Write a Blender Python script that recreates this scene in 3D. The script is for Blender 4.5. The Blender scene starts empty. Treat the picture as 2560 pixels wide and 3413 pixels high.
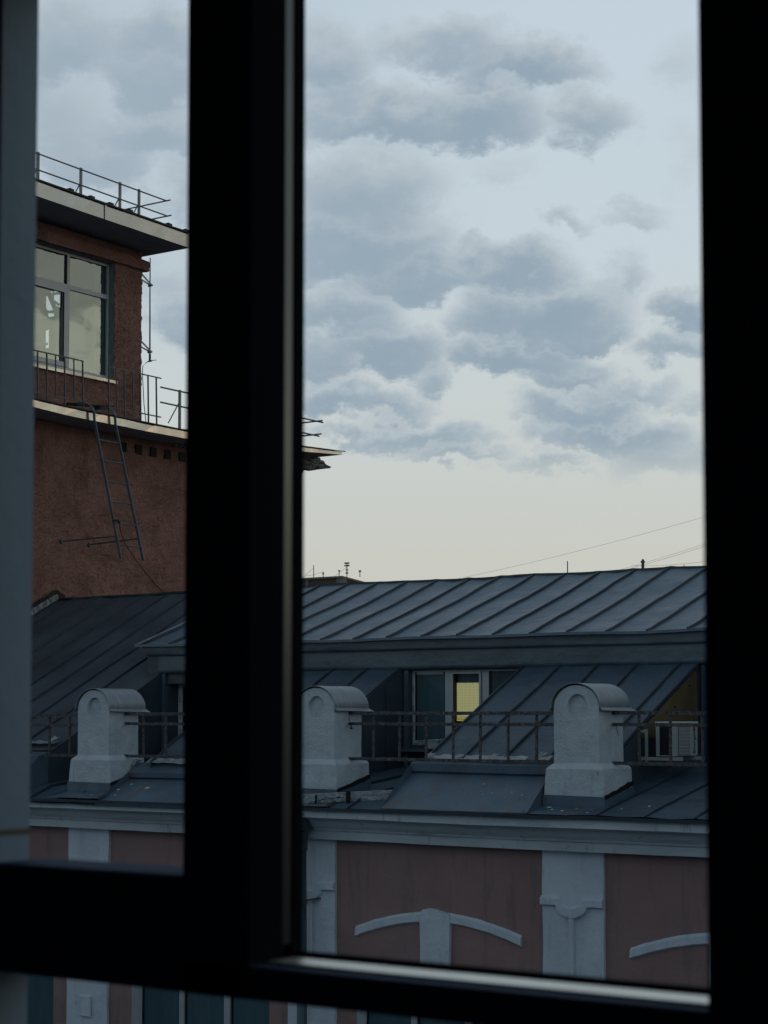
import bpy, bmesh, math, random
from mathutils import Vector, Matrix, noise
from mathutils.geometry import tessellate_polygon
random.seed(7)
C = bpy.context.scene
COL = C.collection
R = math.radians
PI = math.pi

# ------------------------------------------------------------------ camera
FP = 6200.0                       # focal length in pixels of the 2560 x 3413 photograph
cam_d = bpy.data.cameras.new('camera')
cam = bpy.data.objects.new('camera', cam_d); COL.objects.link(cam)
cam.location = (0, 0, 0)
cam.rotation_euler = (PI/2 + math.atan(.06), 0, R(34.9))
cam_d.sensor_fit = 'VERTICAL'; cam_d.sensor_height = 36.0; cam_d.sensor_width = 27.0
cam_d.lens = 36.0*FP/3413.0
cam_d.shift_y = 305.5/3413.0
cam_d.clip_start = 0.05; cam_d.clip_end = 3000
cam_d.dof.use_dof = True; cam_d.dof.focus_distance = 27.0; cam_d.dof.aperture_fstop = 7.2
C.camera = cam

# ------------------------------------------------------------------ view
C.view_settings.view_transform = 'Standard'; C.view_settings.look = 'None'
C.view_settings.exposure = 0.0; C.view_settings.gamma = 1.0
C.render.engine = 'CYCLES'

# ------------------------------------------------------------------ sky
SUN_AZ, SUN_EL = R(41.7), R(8.65)     # azimuth from +Y towards +X
def build_world():
    w = bpy.data.worlds.new('World'); C.world = w; w.use_nodes = True
    nt = w.node_tree; N = nt.nodes; L = nt.links; N.clear()
    out = N.new('ShaderNodeOutputWorld'); bg = N.new('ShaderNodeBackground'); L.new(bg.outputs[0], out.inputs[0])
    tc = N.new('ShaderNodeTexCoord'); D = tc.outputs['Generated']
    def M(op, a, b=None, c=None, clamp=False):
        n = N.new('ShaderNodeMath'); n.operation = op; n.use_clamp = clamp
        for i, v in enumerate((a, b, c)):
            if v is None: continue
            if isinstance(v, (int, float)): n.inputs[i].default_value = v
            else: L.new(v, n.inputs[i])
        return n.outputs[0]
    def dot(v):
        n = N.new('ShaderNodeVectorMath'); n.operation = 'DOT_PRODUCT'; L.new(D, n.inputs[0]); n.inputs[1].default_value = v
        return n.outputs['Value']
    def mix(f, a, b):
        n = N.new('ShaderNodeMix'); n.data_type = 'RGBA'
        if isinstance(f, (int, float)): n.inputs[0].default_value = f
        else: L.new(f, n.inputs[0])
        for i, v in ((6, a), (7, b)):
            if isinstance(v, tuple): n.inputs[i].default_value = (*v, 1)
            else: L.new(v, n.inputs[i])
        return n.outputs[2]
    def sstep(x, a, b):
        n = N.new('ShaderNodeMapRange'); n.interpolation_type = 'SMOOTHSTEP'; L.new(x, n.inputs[0])
        n.inputs[1].default_value = a; n.inputs[2].default_value = b; return n.outputs[0]
    cy, sy = math.cos(R(34.9)), math.sin(R(34.9))
    a = dot((cy, sy, 0)); b0 = dot((-sy, cy, 0)); z = dot((0, 0, 1))
    b = M('MAXIMUM', b0, .25)
    u = M('DIVIDE', a, b); v = M('DIVIDE', z, b)
    # clear sky: warm pale at the horizon, cool higher, deep blue overhead and behind
    ramp = N.new('ShaderNodeValToRGB'); L.new(z, ramp.inputs[0])
    e = ramp.color_ramp.elements
    e[0].position = 0.0; e[0].color = (.575, .55, .475, 1)
    e[1].position = 1.0; e[1].color = SKY_TOP
    for p, c in ((.07, (.555, .555, .505)), (.14, (.56, .595, .58)), (.24, (.55, .63, .675)), (.36, (.53, .625, .70)), (.5, (.30, .38, .46)), (.7, (.13, .19, .26))):
        k = e.new(p); k.color = (*c, 1)
    # noise fields
    def tex(scale, detail, rough, sc, off):
        mp = N.new('ShaderNodeMapping'); L.new(D, mp.inputs[0]); mp.inputs['Scale'].default_value = sc; mp.inputs['Location'].default_value = off
        n = N.new('ShaderNodeTexNoise'); L.new(mp.outputs[0], n.inputs[0]); n.inputs['Scale'].default_value = scale
        n.inputs['Detail'].default_value = detail; n.inputs['Roughness'].default_value = rough; return n.outputs[0]
    n1 = tex(13, 9, .62, (1, 1, 1.7), (3.1, .4, 2.2))
    n2 = tex(34, 7, .62, (1, 1, 1.5), (1.3, 5, .2))
    n3 = tex(5, 8, .6, (1, 1, 2.2), (.3, 2.5, 7.2))
    def uv(X, Y):                 # where a cloud stands in the sky, in tangents off the view direction
        return (X-829.5)/4018.0, -(Y-1304.)/4018.0+.06
    blobs = [ # x, y, rx, ry, weight
        (120, 60, 150, 80, .85), (330, 40, 130, 60, .8), (330, 130, 130, 80, .9), (200, 330, 150, 60, .8), (390, 400, 80, 60, .7), (330, 270, 150, 60, .9), (140, 250, 90, 90, .55), (60, 180, 70, 60, .6), (370, 690, 90, 60, .9), (360, 600, 60, 40, .55),
        (690, 120, 110, 90, .85), (950, 75, 200, 60, .72), (1150, 120, 170, 55, .9), (820, 235, 240, 62, 1.), (1010, 225, 180, 70, .95), (1280, 235, 110, 60, .72),
        (790, 390, 170, 90, .8), (760, 505, 230, 75, 1.), (900, 580, 190, 50, .95), (700, 660, 170, 60, .95), (820, 735, 170, 55, 1.), (700, 770, 150, 40, .8),
        (940, 805, 60, 40, .75), (720, 850, 150, 36, .9), (830, 870, 110, 35, .8), (880, 935, 200, 30, .85), (960, 975, 140, 20, .85),
        (1110, 560, 115, 55, .95), (1180, 660, 170, 72, 1.05), (1230, 715, 130, 36, 1.), (1330, 585, 80, 42, .65), (1120, 760, 140, 44, 1.), (1220, 800, 110, 34, .85),
        (1225, 468, 55, 26, .55), (1360, 450, 80, 30, .55), (1480, 665, 100, 42, .95), (1460, 740, 90, 36, .8), (1560, 640, 60, 40, .8),
        (1270, 880, 130, 44, .95), (1360, 835, 110, 28, .7), (1330, 940, 190, 38, 1.), (1450, 980, 150, 48, 1.), (1160, 1000, 120, 22, .85), (1250, 1030, 70, 12, .6),
        (1500, 110, 60, 80, .3), (1490, 320, 60, 80, .3), (1070, 350, 120, 40, .35), (1500, 860, 80, 24, .5)]
    field = None; low = None
    # warp the coordinates a little with the noise so that no ellipse shows
    wu = M('MULTIPLY_ADD', M('SUBTRACT', n1, .5), .075, u); wv = M('MULTIPLY_ADD', M('SUBTRACT', n2, .5), .05, v)
    for X, Y, rx, ry, wt in blobs:
        cu, cv = uv(X, Y)
        du = M('MULTIPLY', M('SUBTRACT', wu, cu), 4018./(rx*1.33)); dv = M('MULTIPLY', M('SUBTRACT', wv, cv), 4018./(ry*1.42))
        d2 = M('ADD', M('MULTIPLY', du, du), M('MULTIPLY', dv, dv))
        f = M('MULTIPLY', M('SUBTRACT', 1.0, d2, clamp=True), wt)
        g = M('MULTIPLY', f, M('MULTIPLY_ADD', dv, -.55, .5, clamp=True))
        field = f if field is None else M('MAXIMUM', field, f)
        low = g if low is None else M('MAXIMUM', low, g)
    # outside the view the same kind of broken cloud comes from noise alone
    uabs = M('ABSOLUTE', u)
    outside = M('MAXIMUM', sstep(uabs, .23, .34), sstep(z, .36, .46))
    nf = sstep(M('MULTIPLY_ADD', n1, .75, M('MULTIPLY', n3, .35)), .47, .62)
    fld = M('ADD', M('MULTIPLY', field, M('SUBTRACT', 1, outside)), M('MULTIPLY', nf, M('MULTIPLY', outside, .8)))
    near = M('MULTIPLY_ADD', sstep(fld, 0., .3), .8, .2)
    nn = M('MULTIPLY_ADD', M('SUBTRACT', n2, .5), .5, M('SUBTRACT', n1, .5))
    dens = M('MULTIPLY_ADD', M('MULTIPLY', nn, near), .92, fld)
    cov = M('MULTIPLY', sstep(dens, .0, .70), sstep(z, .115, .15))
    core = sstep(M('ADD', M('MULTIPLY', low, 1.2), M('MULTIPLY', M('SUBTRACT', n1, .5), .35)), .0, .8)
    ccol = mix(core, (.46, .52, .56), (.25, .335, .415))
    ccol = mix(M('MULTIPLY', outside, .7), ccol, (.19, .24, .275))
    col = mix(M('MULTIPLY', cov, .93), ramp.outputs[0], ccol)
    # thin veil over the left of the view
    col = mix(M('MULTIPLY', M('MULTIPLY', sstep(u, .10, -.16), sstep(z, .17, .24)), M('MULTIPLY_ADD', n1, .8, .05)), col, (.37, .45, .52))
    # the stretch of sky that the tower window mirrors: dark cloud above a bright rent
    dy = M('MAXIMUM', dot((0, 1, 0)), .2); u2 = M('DIVIDE', dot((1, 0, 0)), dy); v2 = M('DIVIDE', z, dy)
    vw = M('ADD', v2, M('ADD', M('MULTIPLY', M('SUBTRACT', n1, .5), .26), M('MULTIPLY', M('SUBTRACT', n2, .5), .12)))
    vw = M('ADD', vw, M('MULTIPLY', M('SUBTRACT', u2, 1.0), -.35))
    rent = mix(sstep(vw, .250, .272), (.26, .33, .36), (.66, .66, .52)); rent = mix(sstep(vw, .282, .306), rent, (.15, .195, .215))
    msk = M('MULTIPLY', M('MULTIPLY', sstep(u2, .84, .90), sstep(u2, 1.20, 1.10)), M('MULTIPLY', sstep(v2, .235, .25), sstep(v2, .42, .38)))
    col = mix(msk, col, rent)
    # towards the low sun, out of frame on the right, the clouds glow yellow
    sd = (math.sin(SUN_AZ)*math.cos(SUN_EL), math.cos(SUN_AZ)*math.cos(SUN_EL), math.sin(SUN_EL))
    ds = dot(sd)
    glow = M('MULTIPLY', sstep(ds, .93, 1.0), M('MULTIPLY_ADD', cov, -.5, 1.0))
    col = mix(M('MULTIPLY', glow, .35), col, (.46, .45, .33))
    hot = sstep(ds, .99968, .9999)
    col = mix(hot, col, (3.6, 1.7, .6))
    # dusk: the sky behind and overhead is darker than the sky that the window looks at
    back = sstep(dot((.25, .97, 0)), -.55, .35)
    fac = M('MULTIPLY_ADD', back, 1-BACK, BACK)
    vm = N.new('ShaderNodeVectorMath'); vm.operation = 'SCALE'; L.new(col, vm.inputs[0]); L.new(fac, vm.inputs['Scale'])
    sk = N.new('ShaderNodeTexSky'); sk.sky_type = 'NISHITA'; sk.sun_disc = False; sk.sun_elevation = SUN_EL; sk.sun_rotation = SUN_AZ
    sc = N.new('ShaderNodeVectorMath'); sc.operation = 'SCALE'; L.new(sk.outputs[0], sc.inputs[0]); sc.inputs['Scale'].default_value = .008
    ad = N.new('ShaderNodeVectorMath'); ad.operation = 'ADD'; L.new(vm.outputs[0], ad.inputs[0]); L.new(sc.outputs[0], ad.inputs[1])
    L.new(ad.outputs[0], bg.inputs[0]); bg.inputs[1].default_value = 1.0
    w.cycles.sampling_method = 'MANUAL'; w.cycles.sample_map_resolution = 1024
SKY_TOP = (.055, .095, .15, 1)
BACK = .80
build_world()

sd_ = bpy.data.lights.new('sun', 'SUN'); sd_.energy = .05; sd_.angle = R(50); sd_.color = (1, .78, .5)
sun = bpy.data.objects.new('sun', sd_); COL.objects.link(sun)
sv = Vector((math.sin(SUN_AZ)*math.cos(SUN_EL), math.cos(SUN_AZ)*math.cos(SUN_EL), math.sin(SUN_EL)))
sun.rotation_euler = sv.to_track_quat('Z', 'Y').to_euler(); sun.location = (10, 10, 30)

# ------------------------------------------------------------------ materials
def mat(name, col, col2=None, rough=.8, metal=0., spec=.5, nscale=3., nstretch=(1, 1, 1), bumps=(), spots=None, mid=(.35, .65), rvar=0., stains=None, detail=6):
    m = bpy.data.materials.new(name); m.use_nodes = True
    nt = m.node_tree; N = nt.nodes; L = nt.links
    p = N['Principled BSDF']; p.inputs['Roughness'].default_value = rough; p.inputs['Metallic'].default_value = metal
    p.inputs['Specular IOR Level'].default_value = spec
    g = N.new('ShaderNodeNewGeometry')
    def noise_(scale, st=(1, 1, 1), det=6, rg=.6):
        mp = N.new('ShaderNodeMapping'); L.new(g.outputs['Position'], mp.inputs[0]); mp.inputs['Scale'].default_value = st
        n = N.new('ShaderNodeTexNoise'); L.new(mp.outputs[0], n.inputs[0]); n.inputs['Scale'].default_value = scale
        n.inputs['Detail'].default_value = det; n.inputs['Roughness'].default_value = rg; return n.outputs[0]
    def mr(x, a, b, lo=0., hi=1.):
        n = N.new('ShaderNodeMapRange'); L.new(x, n.inputs[0])
        for i, v in enumerate((a, b, lo, hi)): n.inputs[i+1].default_value = v
        return n.outputs[0]
    def mix(f, a, b):
        n = N.new('ShaderNodeMix'); n.data_type = 'RGBA'; L.new(f, n.inputs[0])
        for i, v in ((6, a), (7, b)):
            if isinstance(v, tuple): n.inputs[i].default_value = (*v, 1)
            else: L.new(v, n.inputs[i])
        return n.outputs[2]
    c = None
    if col2:
        nf = noise_(nscale, nstretch, detail)
        c = mix(mr(nf, *mid), col, col2)
        if rvar: L.new(mr(nf, mid[0], mid[1], rough-rvar, rough+rvar), p.inputs['Roughness'])
    for s in (spots or ()):           # (scale, stretch, threshold, colour)
        c = mix(mr(noise_(s[0], s[1], 4, .7), s[2], s[2]+s[4] if len(s) > 4 else s[2]+.04), c if c is not None else col, s[3])
    if c is not None: L.new(c, p.inputs['Base Color'])
    else: p.inputs['Base Color'].default_value = (*col, 1)
    prev = None
    for (sc, dist, st, kind) in bumps:
        b = N.new('ShaderNodeBump'); b.inputs['Strength'].default_value = 1.0; b.inputs['Distance'].default_value = dist
        if kind == 'v':
            mp = N.new('ShaderNodeMapping'); L.new(g.outputs['Position'], mp.inputs[0]); mp.inputs['Scale'].default_value = st
            vt = N.new('ShaderNodeTexVoronoi'); L.new(mp.outputs[0], vt.inputs[0]); vt.inputs['Scale'].default_value = sc; h = vt.outputs['Distance']
        else: h = noise_(sc, st, 5, .6)
        L.new(h, b.inputs['Height'])
        if prev: L.new(prev, b.inputs['Normal'])
        prev = b.outputs[0]
    if prev: L.new(prev, p.inputs['Normal'])
    return m
I3 = (1, 1, 1)
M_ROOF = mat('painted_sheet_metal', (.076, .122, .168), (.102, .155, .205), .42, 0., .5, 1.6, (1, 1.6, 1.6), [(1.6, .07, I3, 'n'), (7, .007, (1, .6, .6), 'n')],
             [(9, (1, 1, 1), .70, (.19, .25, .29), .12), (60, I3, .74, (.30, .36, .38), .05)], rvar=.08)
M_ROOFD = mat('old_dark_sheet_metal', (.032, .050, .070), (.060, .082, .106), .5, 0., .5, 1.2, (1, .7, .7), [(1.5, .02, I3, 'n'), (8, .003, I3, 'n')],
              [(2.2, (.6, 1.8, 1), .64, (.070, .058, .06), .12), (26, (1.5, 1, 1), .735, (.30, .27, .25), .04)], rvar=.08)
M_SLOPE = mat('shaded_slope_metal', (.032, .060, .090), (.048, .084, .118), .5, 0., .4, 1.6, (1, 1.6, 1.6), [(1.6, .06, I3, 'n'), (7, .006, (1, .6, .6), 'n')],  # darker copy of the roof sheet: steeper slopes' dimmer sky reflection put into colour
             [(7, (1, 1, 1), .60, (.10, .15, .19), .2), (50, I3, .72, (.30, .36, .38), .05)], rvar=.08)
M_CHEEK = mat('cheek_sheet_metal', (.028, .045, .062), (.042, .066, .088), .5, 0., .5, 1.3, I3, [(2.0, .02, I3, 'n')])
M_FASC = mat('fascia_sheet_metal', (.050, .080, .106), (.075, .112, .140), .42, 0., .5, 1.0, (1, 1, 1.5), [(1.7, .05, (.7, 1, 1), 'n'), (6, .004, I3, 'n')])
M_APRON = mat('apron_sheet_metal', (.060, .102, .145), (.085, .138, .185), .45, 0., .5, 2.0, I3, [(2.0, .02, I3, 'n')],
              [(4.6, (1.7, .28, .28), .545, (.13, .085, .060), .13), (30, I3, .70, (.50, .64, .62), .02), (1.3, I3, .55, (.055, .085, .115), .2)])
M_SEAM = mat('shaded_dirty_seam_metal', (.022, .034, .046), (.035, .052, .068), .5, 0., .4)  # shadow and dirt beside the seams put into this darker colour
M_FOIL = mat('bitumen_foil_tape', (.26, .30, .33), (.42, .46, .48), .35, .5, .5, 20, I3, [(30, .02, I3, 'n')])
M_DIRTY = mat('dirty_mortar', (.30, .33, .33), (.10, .11, .11), .9, 0., .2, 9, (1, 3, .6), [(30, .01, I3, 'n')], mid=(.40, .55))
M_SPLASH = mat('dried_white_paint', (.42, .46, .47), None, .7)
M_TAR = mat('black_bitumen', (.006, .006, .007), (.014, .013, .012), .7, 0., .3, 20, I3, [(40, .02, I3, 'n')])
M_WHITE = mat('whitewashed_plaster', (.50, .575, .62), (.42, .485, .525), .9, 0., .2, 3.0, I3, [(45, .010, I3, 'n'), (7, .024, I3, 'n')],
              [(7, (1.8, 1.8, .2), .57, (.36, .42, .45), .16), (12, (1, 1, .5), .64, (.24, .27, .28), .10), (70, I3, .72, (.12, .13, .13), .03)])
M_TRIM = mat('grey_white_trim_plaster', (.60, .69, .76), (.52, .60, .665), .9, 0., .2, 2.5, (1, 1, .6), [(40, .004, I3, 'n'), (7, .015, (1, 1, 1), 'n')],
             [(6, (1.4, 1, .25), .55, (.42, .50, .56), .18), (14, (1, 1, .3), .66, (.26, .31, .35), .1), (45, I3, .72, (.12, .13, .14), .03)])
M_CORN = mat('stained_cornice_plaster', (.58, .66, .70), (.46, .53, .57), .9, 0., .2, 2.0, (.5, 1, 1), [(26, .006, (.35, 1, 1), 'n'), (4, .03, (.4, 1, 1), 'n')],
             [(8, (1, 1, .3), .60, (.25, .29, .31), .16), (3, (.4, 1, 2), .6, (.32, .36, .38), .2)])
M_PINK = mat('dusty_pink_render', (.315, .215, .208), (.27, .183, .18), .92, 0., .15, 1.4, I3, [(28, .004, I3, 'n'), (3, .02, I3, 'n')],
             [(3.0, (1.6, 1, .22), .53, (.195, .145, .152), .22), (1.1, I3, .52, (.30, .225, .225), .3), (9, (1.5, 1, .4), .68, (.15, .11, .115), .1), (55, I3, .755, (.5, .44, .43), .02)])
M_STUCCO = mat('rough_red_stucco', (.50, .285, .235), (.34, .19, .155), .95, 0., .1, 2.2, I3, [(22, .12, I3, 'n'), (50, .05, I3, 'n')],
               [(1.1, (1, 1, .5), .58, (.17, .08, .062), .18), (20, I3, .63, (.12, .055, .042), .1)])
M_TIN = mat('galvanised_tin', (.44, .47, .48), (.36, .39, .40), .14, .85, .5, 1.5, (1, 1, .3), [(1.0, .010, (1, .8, 1), 'n')],
            [(9, (1, 1, .15), .62, (.26, .25, .22), .16)], rvar=.08)
M_SOFFIT = mat('dark_soffit_boards', (.24, .24, .26), (.30, .29, .30), .9, 0., .2, 2, I3, [(12, .01, I3, 'n')])
M_REVEAL = mat('grey_reveal_plaster', (.14, .17, .175), (.19, .225, .23), .9, 0., .2, 9, I3, [(30, .004, I3, 'n')])
M_BLACKROOF = mat('black_roof_edge', (.012, .013, .015), (.025, .026, .028), .6, 0., .4, 6)
M_GALV = mat('galvanised_steel', (.19, .21, .22), (.13, .145, .155), .5, .6, .5, 12)
M_STEELD = mat('dark_painted_steel', (.055, .07, .08), (.085, .10, .11), .55, .3, .5, 12)
M_LADDER = mat('weathered_ladder_steel', (.07, .10, .125), (.10, .135, .16), .5, .3, .5, 8)
M_RUST = mat('flaking_rusty_paint', (.125, .13, .135), (.055, .050, .050), .85, .1, .3, 40, I3, [(60, .01, I3, 'n')],
             [(22, I3, .60, (.24, .25, .25), .10), (12, I3, .62, (.07, .032, .018), .1)], mid=(.40, .58))
M_UPVC = mat('white_window_plastic', (.40, .45, .48), (.35, .40, .43), .45, 0., .5, 5)
M_UPVC2 = mat('grey_window_plastic', (.46, .47, .48), (.42, .43, .44), .4, 0., .5, 5)
M_GAP = mat('dark_window_rubber', (.012, .014, .016), None, .7)
M_TEAL = mat('teal_dark_glass', (.060, .118, .140), (.045, .092, .112), .12, 0., .5, 2.2, (5, 1, .4), [(1.4, .004, I3, 'n')], detail=3)
M_TEAL2 = mat('curtained_dark_glass', (.030, .052, .062), (.048, .075, .085), .10, 0., .5, 2.6, (3, 1, .7), [(1.2, .004, I3, 'n')], detail=3)
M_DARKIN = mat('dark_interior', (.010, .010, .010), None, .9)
M_OSB = mat('yellowed_plywood', (.150, .112, .052), (.095, .074, .040), .85, 0., .2, 2.2, (1, 1, .7), [(30, .003, I3, 'n')], [(9, (1, 1, .3), .64, (.045, .042, .035), .2)])
M_ACCASE = mat('off_white_ac_case', (.36, .41, .41), (.31, .36, .36), .5, 0., .5, 4)
M_ACTOP = mat('ac_top_plate', (.55, .60, .60), (.5, .55, .55), .45)
M_ACDARK = mat('ac_dark_coil', (.022, .032, .038), (.04, .05, .058), .5, .5, .5, 40)
M_ORANGE = mat('orange_logo', (.55, .09, .02), None, .5)
M_PRINT = mat('black_print', (.02, .02, .022), None, .6)
M_PIPE = mat('blue_grey_drainpipe', (.045, .072, .10), (.06, .09, .12), .45, .2, .5, 3, (8, 8, .3), [(8, .003, I3, 'n')])
M_FRAME = mat('black_window_frame_paint', (.05, .075, .13), None, .75, 0., .06)
M_FRAMES = mat('darkened_black_jamb', (.006, .009, .014), None, .8, 0., .02)  # darker copy of the frame paint, shading sides that would catch the sky
M_ALU = mat('brushed_aluminium_strip', (.80, .79, .72), (.74, .73, .67), .42, 1., .5, 8, (1, 1, 1))
M_ALUD = mat('anodised_dark_aluminium', (.085, .105, .115), (.07, .085, .095), .28, 1., .5, 5, (1, 1, .4))
M_OUTER = mat('pale_outer_reveal_plaster', (.29, .41, .52), (.27, .38, .48), .9, 0., .2, 3, I3, [(30, .002, I3, 'n')])
M_ROOM = mat('unlit_room_paint', (.60, .60, .62), None, .9)
M_CONC = mat('grey_concrete_block', (.20, .19, .17), (.13, .125, .11), .9, 0., .2, .4)
M_FARW = mat('dark_brick_wall', (.105, .085, .072), (.08, .066, .058), .9, 0., .2, .5)
M_GROUND = mat('asphalt', (.05, .05, .05), (.04, .04, .042), .9, 0., .3, .3)
M_WIRE = mat('black_cable', (.010, .011, .012), None, .6)
M_WIREF = mat('distant_cable', (.28, .28, .28), None, .8)
M_SPECK = mat('crumbled_concrete', (.33, .35, .36), (.05, .05, .05), .95, 0., .2, 28, I3, [(30, .05, I3, 'n')], mid=(.44, .54))
M_WOODW = mat('pale_wood_lath', (.28, .29, .22), None, .8)
M_PAPER = mat('pale_board', (.30, .34, .31), (.26, .30, .28), .8, nscale=1.5)

def emis(name, col, strength, base=(.1, .1, .08)):
    m = bpy.data.materials.new(name); m.use_nodes = True; p = m.node_tree.nodes['Principled BSDF']
    p.inputs['Base Color'].default_value = (*base, 1); p.inputs['Emission Color'].default_value = (*col, 1); p.inputs['Emission Strength'].default_value = strength
    p.inputs['Roughness'].default_value = .7
    return m
def glass_mat():
    m = bpy.data.materials.new('reflecting_glass'); m.use_nodes = True; nt = m.node_tree; N = nt.nodes; L = nt.links; N.clear()
    o = N.new('ShaderNodeOutputMaterial'); mx = N.new('ShaderNodeMixShader'); t = N.new('ShaderNodeBsdfTransparent'); g = N.new('ShaderNodeBsdfGlossy')
    g.inputs['Roughness'].default_value = .02; g.inputs['Color'].default_value = (.66, .80, .86, 1); t.inputs['Color'].default_value = (.72, .8, .78, 1)
    ge = N.new('ShaderNodeNewGeometry'); nz = N.new('ShaderNodeTexNoise'); L.new(ge.outputs['Position'], nz.inputs[0]); nz.inputs['Scale'].default_value = 1.3; nz.inputs['Detail'].default_value = 1
    bp = N.new('ShaderNodeBump'); bp.inputs['Distance'].default_value = .006; L.new(nz.outputs[0], bp.inputs['Height']); L.new(bp.outputs[0], g.inputs['Normal'])
    mx.inputs[0].default_value = .36
    L.new(t.outputs[0], mx.inputs[1]); L.new(g.outputs[0], mx.inputs[2]); L.new(mx.outputs[0], o.inputs[0])
    return m
M_GLASS = glass_mat()
M_LIT = emis('lit_yellow_blind', (.31, .305, .145), .9, (.05, .05, .04))
def dots(m, pitch, x0, z0, rad):      # punched holes in the blind, as a pattern of its own surface
    nt = m.node_tree; N = nt.nodes; L = nt.links; p = N['Principled BSDF']; g = N.new('ShaderNodeNewGeometry'); sp = N.new('ShaderNodeSeparateXYZ'); L.new(g.outputs['Position'], sp.inputs[0])
    def M(op, a, b):
        n = N.new('ShaderNodeMath'); n.operation = op
        for i, v in enumerate((a, b)):
            if isinstance(v, (int, float)): n.inputs[i].default_value = v
            else: L.new(v, n.inputs[i])
        return n.outputs[0]
    d = []
    for k, o in ((0, x0), (2, z0)):
        f = M('SUBTRACT', M('FLOORED_MODULO', M('SUBTRACT', sp.outputs[k], o), pitch), pitch/2); d.append(M('MULTIPLY', f, f))
    hole = M('LESS_THAN', M('ADD', d[0], d[1]), rad*rad)
    L.new(M('SUBTRACT', .85, M('MULTIPLY', hole, .5)), p.inputs['Emission Strength'])
dots(M_LIT, .0207, -13.300, -.022, .0050)
M_LITD = emis('lit_yellow_sill', (.30, .27, .07), .75)

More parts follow.
